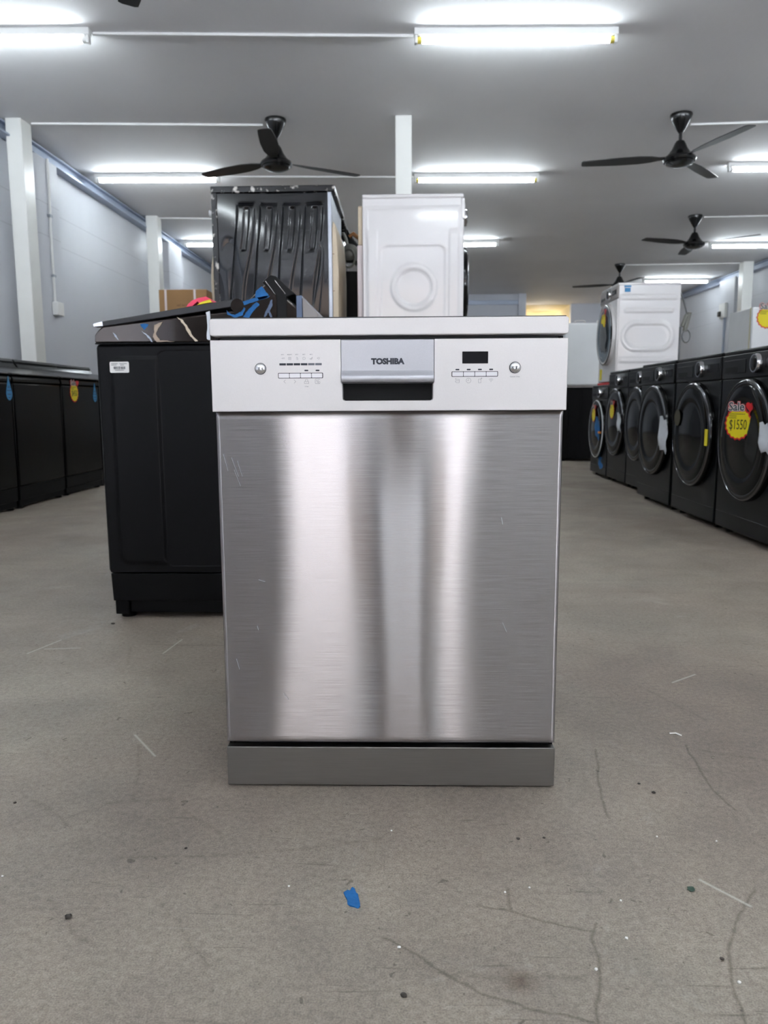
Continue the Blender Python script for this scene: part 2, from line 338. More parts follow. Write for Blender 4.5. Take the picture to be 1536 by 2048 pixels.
def relief(bm, u0, u1, z0, z1, nu, nz, fn, plane, pos, sgn=-1, back=.004):
    # displaced sheet. plane 'x': u runs along y at x=pos ; plane 'y': u runs along x at y=pos. sgn = outward sign
    vs = []
    for j in range(nz+1):
        row = []
        for i in range(nu+1):
            u = u0+(u1-u0)*i/nu; z = z0+(z1-z0)*j/nz; h = fn(u, z); a = pos+sgn*h
            row.append(bm.verts.new((a, u, z) if plane == 'x' else (u, a, z)))
        vs.append(row)
    for j in range(nz):
        for i in range(nu): bm.faces.new((vs[j][i], vs[j][i+1], vs[j+1][i+1], vs[j+1][i]))
    rim = vs[0] + [r[-1] for r in vs[1:]] + vs[-1][-2::-1] + [r[0] for r in vs[-2:0:-1]]
    bk = []
    for v in rim:
        co = v.co.copy()
        if plane == 'x': co.x = pos - sgn*back
        else: co.y = pos - sgn*back
        bk.append(bm.verts.new(co))
    for i in range(len(rim)): j = (i+1) % len(rim); bm.faces.new((rim[i], rim[j], bk[j], bk[i]))
    bm.faces.new(bk)
    return bm
def ss(a, b, x):
    t = max(0, min(1, (x-a)/(b-a))); return t*t*(3-2*t)
def copy_tree(o, parent=None):
    c = o.copy(); C.objects.link(c)
    if parent: c.parent = parent
    for ch in list(o.children): copy_tree(ch, c)
    return c
def struct(name, bm, m, bevel=0.): return tag(obj(name, bm, m, None, bevel), kind='structure')

# ------------------------------------------------------------------ room shell
ZC = 3.0; XL, XR = -3.30, 5.92; YF, YB, YB2 = -6.6, 15.85, 17.6
struct('floor', box(nb(), XL-.2, XR+.2, YF, YB2+.2+2.4, -.12, 0), 'concrete_floor')
struct('ceiling', box(nb(), XL-.2, XR+.2, YF, YB2+.2, ZC, ZC+.12), 'ceiling_sheet')
b = box(nb(), XL-.2, XL, YF, YB2+.2, 0, ZC)
prism(b, [(XL, 5.48), (XL+.07, 5.52), (XL+.11, 5.62), (XL+.11, 6.02), (XL, 6.02)], 'z', 0, ZC-.14)       # pilasters against the wall
prism(b, [(XL, 9.3), (XL+.10, 9.36), (XL+.12, 9.5), (XL+.12, 9.9), (XL, 9.9)], 'z', 0, ZC-.14)
struct('wall_left', b, 'wall_panel', .01)
b = box(nb(), XR, XR+.2, YF, YB2+.2, 0, ZC); box(b, XR-.12, XR+.02, 12.9, 13.6, 0, ZC-.12); box(b, XR-.12, XR+.02, 5.3, 5.8, 0, ZC-.12)
struct('wall_right', b, 'wall_panel', .01)
b = box(nb(), XL, 2.53, YB, YB+.15, 0, ZC); box(b, 2.40, 2.56, YB-.08, YB, 0, ZC); box(b, 2.41, 2.56, YB+.15, YB2, 0, ZC)
x0, x1 = at_y(1050, 620, YB2).x, at_y(1142, 620, YB2).x
box(b, x1, XR, YB2, YB2+.15, 0, ZC)
struct('wall_back', b, 'wall_cross')
b = box(nb(), x0-.2, x1+.2, YB2+2.2, YB2+2.3, 0, ZC); box(b, x0-.3, x0-.2, YB2+.15, YB2+2.3, 0, ZC); box(b, x1, x1+.1, YB2+.15, YB2+2.3, 0, ZC); box(b, x0-.3, x1+.1, YB2+.15, YB2+2.3, ZC, ZC+.1)
struct('wall_corridor', b, 'warm_wall')
L = bpy.data.lights.new('corridor_lamp', 'POINT'); L.energy = 14; L.color = (1, .93, .80); L.shadow_soft_size = .12; lo = bpy.data.objects.new('corridor_lamp', L); C.objects.link(lo); lo.location = (x0+.7, YB2+1.7, 2.72)
tag(obj('corridor_shade', lathe(nb(), [(.02, .12), (.09, .1), (.15, .02), (.14, .02), (.08, .09), (.02, .1)], (x0+.7, YB2+1.7, 2.76), 'z', 20, close=True), 'conduit_white'), 'round white lamp shade hanging in the warm lit corridor at the back', 'lamp shade')
# front: wide open shopfront behind the camera
b = box(nb(), XL, XR, YF-.15, YF, 2.75, ZC+.12)
box(b, XL-.2, XL+.3, YF-.15, YF, 0, 2.75); box(b, XR-.3, XR+.2, YF-.15, YF, 0, 2.75)
struct('wall_front', b, 'wall_cross')
struct('floor_outside', box(nb(), -30, 30, -40, YF, -.16, -.02), 'outside_ground')
# the building across the street, lit by the sky
t_b = bpy.data.objects.new('street_building', None); C.objects.link(t_b); t_b.location = (0, -26, 0); t_b['label'] = 'brown building across the street, mirrored in the glossy machines'; t_b['category'] = 'building'
mat('brown_facade', (84, 74, 68), .8, var=.1, vscale=.4); mat('shutter_grey', (92, 92, 94), .6, var=.05)
obj('wall', box(nb(), -26, 26, -3, 0, -.02, 6.2), 'brown_facade', t_b)
for k in range(-4, 5): obj('shutter', box(nb(), k*5.2-1.7, k*5.2+1.7, 0, .06, 0, 2.7), 'shutter_grey', t_b, .02)
# channels along the top of both side walls
def channel(x, s): 
    b = nb(); prism(b, [(x, 2.86), (x+s*.10, 2.86), (x+s*.10, 2.875), (x+s*.02, 2.875), (x+s*.02, 2.965), (x+s*.06, 2.965), (x+s*.06, 2.98), (x, 2.98)], 'y', YF, YB); return b
struct('trim_1', channel(XL, 1), 'trim_blue'); struct('trim_2', channel(XR, -1), 'trim_blue')
struct('trim_3', box(nb(), XL, 2.40, YB-.05, YB, 2.78, 2.87), 'trim_blue')

def post(x0, x1, y0, y1, label):
    b = box(nb(), x0, x1, y0, y1, 0, ZC); o = obj('steel_post', b, 'post_paint', None, .006); tag(o, label, 'post', 'white square posts holding the ceiling'); return o
post(-3.235, -3.105, 5.2, 5.38, 'white square post by the left wall, nearer one rising behind the black top loaders')
post(-3.21, -3.065, 8.5, 8.66, 'white square post by the left wall, farther one rising beside the cardboard box')
post(-.072, .062, 5.29, 5.42, 'white square post in the middle, rising behind the white washer on the stack')
post(5.62, 5.79, 12.15, 12.33, 'white square post by the right wall beyond the white washer on the black row')

# ------------------------------------------------------------------ ceiling tubes, fans, conduits
def fixture(p, sgn, label, cap='conduit_white', ang=.03):
    # p = end point; the batten runs from p by sgn*1.27 m
    t = thing('tube_light', label, 'ceiling light', (p.x, p.y, ZC), ang, 'fluorescent battens on the ceiling')
    a, c = (0, 1.27) if sgn > 0 else (-1.27, 0)
    obj('batten', box(nb(), a, c, -.025, .025, -.042, 0), 'conduit_white', t, .004)
    obj('shading_lip', box(nb(), a+.024, c-.024, -.031, .031, -.0455, -.042), 'conduit_white', t, .001)  # lip added to keep the tube's light off the batten faces
    for s, q in ((1, a), (-1, c)):
        b = box(nb(), min(q+s*.004, q+s*.022), max(q+s*.004, q+s*.022), -.02, .02, -.088, -.04); obj('lamp_holder', b, 'conduit_white', t, .004)
        b = cyl(nb(), (0, 0, -.066), .0195, q+s*.022, q+s*.05, 'x', 20); obj('tube_cap', b, cap, t)
    b = cyl(nb(), (0, 0, -.066), .0185, a+.05, c-.05, 'x', 16); obj('tube', b, 'tube_glow', t)
    return t
ZT = 2.937
for px, py, s, cap, lab in (
    (181, 79, -1, 'conduit_white', 'lit tube light cut by the left edge of the photo, nearest on the ceiling'),
    (828, 80, 1, 'yellow_cap', 'lit tube light with yellow ends, nearest and largest in the ceiling middle'),
    (190, 361, 1, 'conduit_white', 'lit tube light meeting the left wall channel in front of the ribbed black machine'),
    (828, 361, 1, 'yellow_cap', 'lit tube light with a yellow end right of the middle post'),
    (1455, 339, 1, 'conduit_white', 'lit tube light at the right edge beyond the large black fan'),
    (368, 490, 1, 'conduit_white', 'lit tube light far left, ending behind the ribbed black machine'),
    (998, 489, -1, 'conduit_white', 'lit tube light coming out from behind the white washer on the stack'),
    (1418, 493, 1, 'conduit_white', 'lit tube light beside the second black fan, cut by the right edge'),
    (1285, 564, 1, 'conduit_white', 'farthest lit tube light on the right, over the stacked white washer')):
    fixture(at_z(px, py, ZT), s, lab, cap, -.0 if px == 998 else .035)
for (x, y) in ((-2.9, .6), (.1, .6), (3.2, .6), (3.2, 3.8), (-2.9, -2.6), (.1, -2.6), (3.2, -2.6)):  # unseen tubes added for light, continuing the ceiling rows
    fixture(Vector((x, y, 0)), 1, 'added unseen tube light on the ceiling toward the open shop front')

def fan(p, ang, label):
    t = thing('ceiling_fan', label, 'ceiling fan', (p.x, p.y, ZC), ang, 'black three-blade ceiling fans')
    obj('canopy', lathe(nb(), [(.0, -.002), (.085, -.002), (.088, -.012), (.074, -.05), (.035, -.12), (.018, -.145), (.0, -.148)], (0, 0, 0), 'z', 32), 'fan_black', t)
    obj('rod', cyl(nb(), (0, 0, 0), .013, -.24, -.14, 'z', 16), 'fan_black', t)
    obj('motor_housing', lathe(nb(), [(.0, -.205), (.03, -.207), (.042, -.225), (.062, -.27), (.095, -.315), (.125, -.335), (.132, -.35), (.125, -.368), (.0, -.37)], (0, 0, 0), 'z', 40), 'fan_black', t)
    obj('bottom_cap', lathe(nb(), [(.0, -.368), (.112, -.37), (.105, -.385), (.07, -.40), (.03, -.407), (.0, -.408)], (0, 0, 0), 'z', 40), 'fan_black', t)
    for k in range(3):
        a = 2*math.pi*k/3; bm = nb(); prof = [(.10, .022), (.16, .024), (.22, .045), (.32, .062), (.5, .066), (.68, .056), (.765, .048), (.775, .03)]
        rows = []
        for r, w in prof:
            tilt = .22*(1-.55*(r-.1)/.67); row = []
            for s, q in ((-1, .003), (1, .003), (1, -.003), (-1, -.003)):
                row.append(bm.verts.new((r, s*w, -.335+s*w*tilt+q)))
            rows.append(row)
        for A, B in zip(rows, rows[1:]):
            for j in range(4): bm.faces.new((A[j], A[(j+1) % 4], B[(j+1) % 4], B[j]))
        bm.faces.new(rows[0]); bm.faces.new(rows[-1][::-1]); bmesh.ops.rotate(bm, verts=bm.verts, cent=(0, 0, 0), matrix=Matrix.Rotation(a, 3, 'Z'))
        obj('blade', bm, 'fan_blade', t, smooth=50)
R = math.radians
fan(Vector((-1.052, 5.33, 0)), R(33), 'black ceiling fan above the ribbed black machine')
fan(Vector((2.244, 5.374, 0)), R(50), 'largest black ceiling fan, in the upper right of the photo')
fan(Vector((3.628, 8.868, 0)), R(-38), 'black ceiling fan at the right, second in its line, left of a lit tube')
fan(Vector((3.609, 12.279, 0)), R(42), 'farthest black ceiling fan, half behind the stacked white washer')
fan(Vector((-1.05, 2.07, 0)), R(113.5), 'black ceiling fan of which one blade tip enters at the top left edge')

def conduit(pa, pb, label, z=ZC):
    a, c = at_z(*pa, ZC-.005), at_z(*pb, ZC-.005); d = (c-a); d.z = 0; n = Vector((-d.y, d.x, 0)).normalized()*.0125
    b = nb(); prism(b, [(a.x-n.x, a.y-n.y), (c.x-n.x, c.y-n.y), (c.x+n.x, c.y+n.y), (a.x+n.x, a.y+n.y)], 'z', ZC-.016, ZC)
    tag(obj('cable_conduit', b, 'conduit_white', None, .002), label, 'conduit', 'white cable conduits on the ceiling')
conduit((186, 67), (828, 72), 'white conduit joining the two nearest tube lights across the ceiling')
conduit((63, 247), (526, 250), 'white conduit from the near left post to the black fan')
conduit((426, 353), (828, 354), 'white conduit running behind the ribbed machine to the tube at the middle post')
conduit((319, 436), (560, 438), 'white conduit from the far left post, going behind the ribbed machine')
conduit((1381, 249), (1560, 243), 'white conduit right of the largest fan')
conduit((1408, 434), (1560, 431), 'white conduit right of the second fan in the right line')
conduit((1251, 530), (1481, 526), 'white conduit from the farthest fan to the right wall post')
# wall conduits and sockets
t = thing('wall_socket', 'white socket box and conduit on the left wall between post and grey-black washer', 'socket', (XL+.11, 5.80, 1.5))
obj('socket_box', box(nb(), 0, .055, -.06, .07, .0, .12), 'conduit_white', t, .006)
obj('conduit', tube(nb(), [(.014, -.02, .12), (.014, -.02, .72), (.013, -.0, 1.1), (.013, .0, 1.36)], .012), 'conduit_white', t)
for z in (.34, .86): obj('clip', box(nb(), 0, .03, -.045, .005, z, z+.02), 'galvanised', t)
t = thing('wall_switch', 'dark rimmed outlet with conduit on the right wall pilaster', 'socket', (XR-.12, 13.25, 2.2))
obj('plate', box(nb(), -.05, 0, -.08, .2, 0, .26), 'conduit_white', t, .01); obj('plug', box(nb(), -.09, -.05, .08, .16, .03, .12), 'black_plastic', t, .01)
obj('conduit', box(nb(), -.03, 0, -.02, .02, -1.2, 0), 'trim_blue', t, .004)

# ------------------------------------------------------------------ the dishwasher
DW = thing('dishwasher', 'stainless steel dishwasher with silver control panel standing in the foreground', 'dishwasher', (0, 0, 0), 0.01062)
obj('cabinet', box(nb(), -.292, .292, .028, .57, .03, .812), 'black_plastic', DW, .002)
b = nb(); prism(b, rrect(-.2995, .2995, .810, .8385, .005, 4), 'y', -.0150, .57); obj('worktop', b, 'silver_paint', DW, .0016)
obj('worktop_trim', box(nb(), -.296, .296, -.010, .55, .8375, .8405), 'lid_dark', DW, .001, label='thin dark edge of the worktop')
for s in (-1, 1): obj('side_panel', box(nb(), s*.2965-.002, s*.2965+.002, .026, .565, .05, .81), 'grey_cabinet', DW)
# door: shallow tray with folded edges and a very slight bow
def dfn(u, z):
    e = min(.298-abs(u), z-.085, .684-z); return -.0045*(1-ss(0, .0035, e)) + .0018*math.cos(u/.298*math.pi/2)*math.cos((z-.385)/.3*math.pi/2) + .0007*math.sin(u*21+.4)*(.4+.6*(.684-z)/.6)
b = relief(nb(), -.298, .298, .0855, .6835, 150, 90, dfn, 'y', .002, -1, .022); DOOR = obj('door', b, 'brushed_steel', DW, smooth=60)
obj('door_edge', box(nb(), -.2985, .2985, .010, .027, .0845, .6845), 'grey_cabinet', DOOR)
b = nb(); prism(b, rrect(-.2985, .2985, .004, .0775, .002, 3), 'y', .001, .02); obj('plinth', b, 'plinth_steel', DW, .0012)
# control panel with the handle recess cut out
PX = .0146
hx0, hx1, rz = -.0775, .0745, .702
out = [(-.299, .6845), (.299, .6845), (.299, .8035), (.0765, .8035), (.0765, .732), (hx1, .730), (hx1, rz+.004), (hx1-.001, rz+.001), (hx1-.004, rz), (hx0+.004, rz), (hx0+.001, rz+.001), (hx0, rz+.004), (hx0, .730), (-.0795, .732), (-.0795, .8035), (-.299, .8035)]
b = nb(); prism(b, out, 'y', -PX, .012); CP = obj('control_panel', b, 'silver_paint', DW, .0012)
obj('panel_back', box(nb(), -.297, .297, .012, .03, .686, .803), 'black_plastic', DW)
b = nb()
# recess pocket: an open box, seen from the front
box(b, hx0-.002, hx1+.002, .010, .014, rz-.002, .80); HP = obj('handle_recess', b, 'deep_black', CP, label='black hollow below the handle')
prof = [(-PX+.0012, .8034), (-PX-.0006, .802), (-PX-.0008, .752), (-PX-.003, .7475), (-PX-.0062, .744), (-PX-.0075, .7405), (-PX-.0072, .736), (-PX-.006, .7332), (-PX-.004, .7322), (.002, .7305), (.004, .735), (.004, .8034)]
b = nb(); prism(b, prof, 'x', -.0790, .0760); HD = obj('handle', b, 'silver_handle', DW, .0006, label='darker silver pull handle in the centre', smooth=25)
text_mesh('logo', 'TOSHIBA', .0128, 'print_dark', HD, (-.0012, -PX-.0009, .7665), thick=.0008, width=.0560, label='TOSHIBA lettering in dark grey')
yP = -PX-.00005
def dome(cx, cz, r):
    b = lathe(nb(), [(r, .0), (r, -.0022), (r*.93, -.0036), (r*.75, -.0048), (r*.45, -.0056), (.0, -.0059)], (cx, -PX, cz), 'y', 36); return b
for (cx, cz, nm, ic) in ((-.2150, .7560, 'power_button', 0), (.2115, .7555, 'start_button', 1)):
    obj('button_ring', lathe(nb(), [(.0097, 0), (.0097, -.0008), (.0088, -.0008), (.0088, 0)], (cx, -PX, cz), 'y', 36, close=True), 'print_dark', CP)
    B = obj(nm, dome(cx, cz, .0088), 'button_chrome', CP)
    b = nb(); y = -PX-.0060
    if ic == 0: stroke(b, arc(cx, cz-.0003, .0024, 120, 420, 12), .0004, y); stroke(b, [(cx, cz), (cx, cz+.0032)], .0004, y)
    else:
        stroke(b, [(cx-.0038, cz-.0018), (cx-.0038, cz+.0018), (cx-.0008, cz), (cx-.0038, cz-.0018)], .0004, y)
        for q in (.0008, .0018, .0028): stroke(b, [(cx+q, cz-.0017), (cx+q, cz+.0017)], .0006, y)
    ob = obj('icon', b, 'print_grey', CP)
def plate(name, x0, x1, z0, z1, m, r=.0008, t=.0005, parent=None, y=None, lab=None):
    b = nb(); prism(b, rrect(x0, x1, z0, z1, r, 3), 'y', (yP if y is None else y)+.0002, (yP if y is None else y)-t); return obj(name, b, m, parent or CP, label=lab)
plate('display', .1235, .1665, .7625, .7822, 'display_black', .0006, .0006, lab='black display window')
for i in range(6): plate('indicator', -.1775+i*.01205-.0054, -.1775+i*.01205+.0054, .7612, .7648, 'print_dark' if i < 4 else 'print_grey', .0003, .0004)
for x in (-.1378, -.1190, .1155, .1343, .1530, .1718): plate('indicator', x-.0032, x+.0032, .7514, .7538, 'print_dark', .0009, .0004)
for (x0, x1, z0, z1) in ((-.1856, -.1099, .7398, .7488), (.1058, .1832, .7408, .7496)):
    plate('button_surround', x0, x1, z0, z1, 'deep_black', .0012, .0003, lab='black outline round the row of buttons')
    w = (x1-x0-.0014)/4
    for i in range(4):
        a = x0+.0007+w*i; plate('program_button', a+.00045, a+w-.00045, z0+.0009, z1-.0009, 'button_silver', .0007, .0014)
def icon(strokes, w=.00038):
    b = nb()
    for s in strokes: stroke(b, s, w, yP)
    obj('icon', b, 'print_grey', CP)
z = .7345
icon([[(-.1733, z+.0028), (-.1762, z), (-.1733, z-.0028)]]); icon([[(-.1588, z+.0028), (-.1559, z), (-.1588, z-.0028)]])
icon([[(-.1414, z), (-.1343, z), (-.1343, z-.0035), (-.1414, z-.0035), (-.1414, z)], [(-.1398, z), (-.1398, z+.0026), (-.1390, z+.0034), (-.1366, z+.0034), (-.1358, z+.0026), (-.1358, z)], [(-.1380, z-.0014), (-.1376, z-.0018)]])
icon([[p for p in rrect(-.1232, -.1152, z-.0040, z+.0040, .0014, 3)]+[(-.1152, z)], [(-.1215, z+.0012), (-.1208, z+.0022), (-.1208, z-.0002)], [(-.1180, z+.0028), (-.1202, z-.0028)], [(-.1182, z), (-.1170, z), (-.1170, z-.0012), (-.1182, z-.0014), (-.1182, z-.0026), (-.1168, z-.0026)]])
icon([[(.1120, z+.0030), (.1130, z+.0020), (.1188, z+.0020), (.1188, z-.0034), (.1140, z-.0034), (.1124, z-.0020), (.1124, z-.0002), (.1188, z-.0002)], [(.1118, z+.0024), (.1136, z+.0036)]])
icon([arc(.1343, z, .0040, 0, 360, 20), [(.1343, z+.0026), (.1343, z), (.1322, z)]])
icon([[(.1508, z+.0022), (.1508, z-.0038), (.1550, z-.0038), (.1550, z+.0022), (.1508, z+.0022)], [(.1545, z+.0022), (.1552, z+.0036), (.1566, z+.0036)], [(.1558, z+.0044), (.1568, z+.0036), (.1558, z+.0028)]])
icon([arc(.1718, z-.0024, .0052, 45, 135, 8), arc(.1718, z-.0024, .0033, 45, 135, 8), arc(.1718, z-.0024, .0014, 45, 135, 6), [(.1716, z-.0024), (.1720, z-.0024)]])
for i, s in enumerate(('65°C', '45-65°C', '55°C', '50°C', '40°C')): text_mesh('marking', s, .0024, 'print_grey', CP, (-.1775+i*.01205, yP, .7790), width=.0046 if i != 1 else .0078)
x = -.1775; icon([[(x-.0025, .7729), (x-.001, .7729)], [(x, .7722), (x, .7737), (x+.0012, .7737), (x+.0012, .7722), (x, .7722)], [(x+.002, .7737), (x+.003, .7737), (x+.003, .7722)]], .0003)
x += .01205; icon([[(x-.002, .7708), (x-.002, .7745), (x+.002, .7745), (x+.002, .7708), (x-.002, .7708)], [(x, .7715), (x, .7738), (x+.001, .7730)]], .0003)
x += .01205; icon([[(x-.001, .7745), (x+.001, .7745), (x+.001, .7735), (x+.002, .7708), (x-.001, .7708)], [(x-.001, .7728), (x+.0005, .7728)]], .0003)
x += .01205; icon([[(x-.0018, .7708), (x-.0018, .7745), (x+.0008, .7745), (x+.002, .7735), (x+.002, .7718), (x+.0008, .7708), (x-.0018, .7708)]], .0003)
x += .01205; icon([[(x-.002, .7712), (x, .7712), (x, .7722), (x-.002, .7722), (x-.002, .7712)], [(x+.0003, .7722), (x+.0012, .7742), (x+.0022, .7745), (x+.0016, .7720), (x+.0006, .7708)]], .0003)
x += .01205; icon([arc(x+.0005, .7728, .0015, 0, 360, 10), [(x-.0022, .7728), (x-.001, .7728)]], .0003)
text_mesh('marking', '3 Sec', .0026, 'print_grey', CP, (-.1378, yP, .7262), width=.0065)
text_mesh('marking', 'Cancel 3 Sec', .0030, 'print_grey', CP, (.2115, yP, .7405), width=.0165)
# short scratches on the steel door
b = nb(); rs = random.Random(3)
for (x, zz, l) in ((-.286, .612, .03), (-.272, .606, .035), (-.262, .60, .028), (-.268, .585, .03), (-.231, .39, .012), (-.236, .306, .008), (.195, .50, .012), (.200, .312, .018), (-.275, .245, .02), (-.191, .18, .014)):
    a = R(-72+rs.uniform(-8, 8)) if l > .015 else R(rs.uniform(-80, 20)); stroke(b, [(x, zz), (x+l*math.cos(a), zz+l*math.sin(a))], .00022, -.0006, .0011)
obj('scratch_marks', b, 'silver_handle', DOOR)

# ------------------------------------------------------------------ stickers and paper tags (built in a local x-z plane, front -y)
def price_sticker(parent, cx, cz, y, r, price=None, tilt=0., yaw=0.):
    e = bpy.data.objects.new('tmp', None)
    pts = []; n = 18
    for k in range(n*4):
        a = 2*math.pi*k/(n*4); q = r*(1.0+.045*math.cos(n*a)); pts.append((q*math.cos(a), q*math.sin(a)))
    b = nb(); prism(b, [(x*1.12, zz*1.12) for x, zz in pts], 'y', 0, -.0008)
    st = obj('price_sticker', b, 'sticker_red', parent, label='yellow round sale price sticker with red edge'); st.location = (cx, y, cz); st.rotation_euler = (0, tilt, yaw)
    b = nb(); prism(b, pts, 'y', -.0006, -.0014); obj('yellow_disc', b, 'sticker_yellow', st)
    text_mesh('sale_outline', 'Sale', r*.80, 'sticker_red', st, (-r*.18, -.0018, r*1.10), thick=r*.085, width=r*1.50)
    text_mesh('sale_border', 'Sale', r*.80, 'sticker_white', st, (-r*.18, -.0026, r*1.10), thick=r*.050, width=r*1.40)
    text_mesh('sale_text', 'Sale', r*.80, 'print_dark', st, (-r*.18, -.0034, r*1.10), thick=r*.012, width=r*1.30)
    b = nb(); hp = []
    for k in range(28):
        a = 2*math.pi*k/28; hp.append((r*.95+r*.024*16*math.sin(a)**3, r*1.12+r*.024*(13*math.cos(a)-5*math.cos(2*a)-2*math.cos(3*a)-math.cos(4*a))))
    prism(b, hp, 'y', -.0010, -.0022); obj('heart', b, 'sticker_red', st)
    b = nb()
    for i in range(3): box(b, -r*.78, (-r*.15 if i else r*.55), -.0019, -.0014, r*(.60-.13*i), r*(.64-.13*i))
    obj('small_print', b, 'sticker_ink', st)
    if price: text_mesh('price_text', price, r*.95, 'sticker_ink', st, (0, -.0018, -r*.12), width=r*1.45)
    return st
def drop_sticker(parent, cx, cz, y, h):
    pts = [(0, h*.55)]
    for k in range(15): a = R(20-220*k/14); pts.append((h*.24*math.cos(a), -h*.2+h*.27*math.sin(a)))
    b = nb(); prism(b, pts, 'y', 0, -.001); st = obj('drop_sticker', b, 'sticker_blue', parent, label='blue water-drop sticker'); st.location = (cx, y, cz)
    b = nb()
    for q, w in ((.12, .08), (.06, .10), (-.06, .17), (-.22, .15), (-.36, .08)): box(b, -h*w, h*w, -.0016, -.001, h*q-h*.015, h*q+h*.015)
    obj('small_print', b, 'print_dark', st)
def paper_tag(parent, cx, cz, y, w, h, m='paper', name='paper_tag', tilt=0.2, lab=None):
    b = nb(); nx, nz = 5, 7
    def fn(u, zz): return .006*math.sin(u/w*5+zz/h*3)+.004*math.sin(zz/h*9)
    g = []
    for j in range(nz+1):
        row = []
        for i in range(nx+1):
            u = (i/nx-.5)*w*(1+.12*math.sin(j*1.7)); zz = (j/nz-.5)*h + .06*h*math.sin(i*2.1); row.append((u, fn(u, zz), zz))
        g.append(row)
    vf = [[b.verts.new(p) for p in r] for r in g]; vb = [[b.verts.new((p[0], p[1]+.0015, p[2])) for p in r] for r in g]
    for j in range(nz):
        for i in range(nx):
            b.faces.new((vf[j][i], vf[j][i+1], vf[j+1][i+1], vf[j+1][i])); b.faces.new((vb[j][i], vb[j+1][i], vb[j+1][i+1], vb[j][i+1]))
    rim = lambda V: V[0]+[r[-1] for r in V[1:]]+V[-1][-2::-1]+[r[0] for r in V[-2:0:-1]]
    ra, rb = rim(vf), rim(vb)
    for i in range(len(ra)): j = (i+1) % len(ra); b.faces.new((ra[i], rb[i], rb[j], ra[j]))
    o = obj(name, b, m, parent, smooth=80, label=lab); o.location = (cx, y, cz); o.rotation_euler = (0, tilt, 0); return o

# ------------------------------------------------------------------ front-loading machines
def front_loader(name, label, cat, loc, rz, w, d, h, body='washer_black_satin', door=True, group=None, knob=True, R0=.27, dz=None, ringm='dark_chrome', panelm=None, knobx=.085, cxo=.0, doorm='door_ring_black', glassm='door_glass', side_fn=None, side_sgn=1, simple=False):
    t = thing(name, label, cat, loc, rz, group)
    hw = w/2; f = -d/2; k = h/.95
    b = nb(); box(b, -hw, hw, f+.012, d/2, .03*k, h-.02); BD = obj('cabinet', b, body, t, .006)
    b = nb(); box(b, -hw, hw, f, f+.014, .03*k, h-.145*k); obj('front_panel', b, body, t, .005)
    b = nb(); box(b, -hw-.001, hw+.001, f-.004, f+.014, h-.143*k, h-.022); CPN = obj('control_panel', b, panelm or body, t, .005)
    b = nb(); box(b, -hw, hw, f+.002, d/2, h-.021, h); obj('top_panel', b, body, t, .007)
    for sx in (-1, 1):
        for sy in (-1, 1): obj('foot', cyl(nb(), (sx*(hw-.06), sy*(d/2-.06), 0), .02, 0, .031*k, 'z', 12), 'base_black', t)
    zc = dz or h-.145*k-.285*k; 
    b = nb(); box(b, -hw+.03, -hw+.03+.42*w-.03, f-.0075, f-.004, h-.118*k, h-.05*k); DR = obj('detergent_drawer', b, panelm or body, CPN, .003)
    b = nb(); box(b, -hw+.05, -hw+.20, f-.0080, f-.0074, h-.112*k, h-.085*k); obj('drawer_grip', b, 'deep_black', CPN)
    if knob:
        obj('knob', lathe(nb(), [(.0, -.030), (.028, -.030), (.036, -.027), (.037, -.004), (.037, 0)], (knobx, f-.004, h-.078*k), 'y', 32), 'door_ring_black', CPN)
        obj('knob_ring', lathe(nb(), [(.0375, -.001), (.047, -.001), (.047, -.012), (.043, -.026), (.0375, -.026)], (knobx, f-.004, h-.078*k), 'y', 32, close=True), 'chrome', CPN)
    b = nb(); box(b, knobx+.07, hw-.03, f-.0052, f-.004, h-.10*k, h-.055*k); obj('display', b, 'display_black', CPN)
    if door:
        c = (cxo, f, zc)
        DO = obj('door', lathe(nb(), [(R0+.006, .0), (R0+.008, -.010), (R0+.002, -.028), (R0-.008, -.034), (R0-.018, -.036), (R0-.024, -.034), (R0-.03, -.0)], c, 'y', 64), doorm, t, smooth=30)
        obj('door_glass', lathe(nb(), [(R0-.022, -.033), (R0-.035, -.037), (R0*.72, -.041), (R0*.66, -.036), (R0*.58, -.036), (R0*.3, -.045), (0, -.048)], c, 'y', 64), glassm, DO, smooth=60)
        obj('door_rim', lathe(nb(), [(R0+.0015, -.0285), (R0+.003, -.030), (R0-.001, -.0352), (R0-.005, -.0365), (R0-.006, -.035), (R0-.002, -.032)], c, 'y', 64, close=True), ringm, DO)
        obj('door_handle', prism(nb(), [(cxo+R0-.028, -.06+zc), (cxo+R0-.012, -.06+zc), (cxo+R0-.012, .06+zc), (cxo+R0-.028, .06+zc)], 'y', f-.0375, f-.030), 'deep_black', DO, .003)
    b = nb(); box(b, -hw+.002, hw-.002, f-.001, f+.01, .035*k, .115*k); obj('kick_plate', b, body, t, .003)
    return t
RZ = -math.pi/2
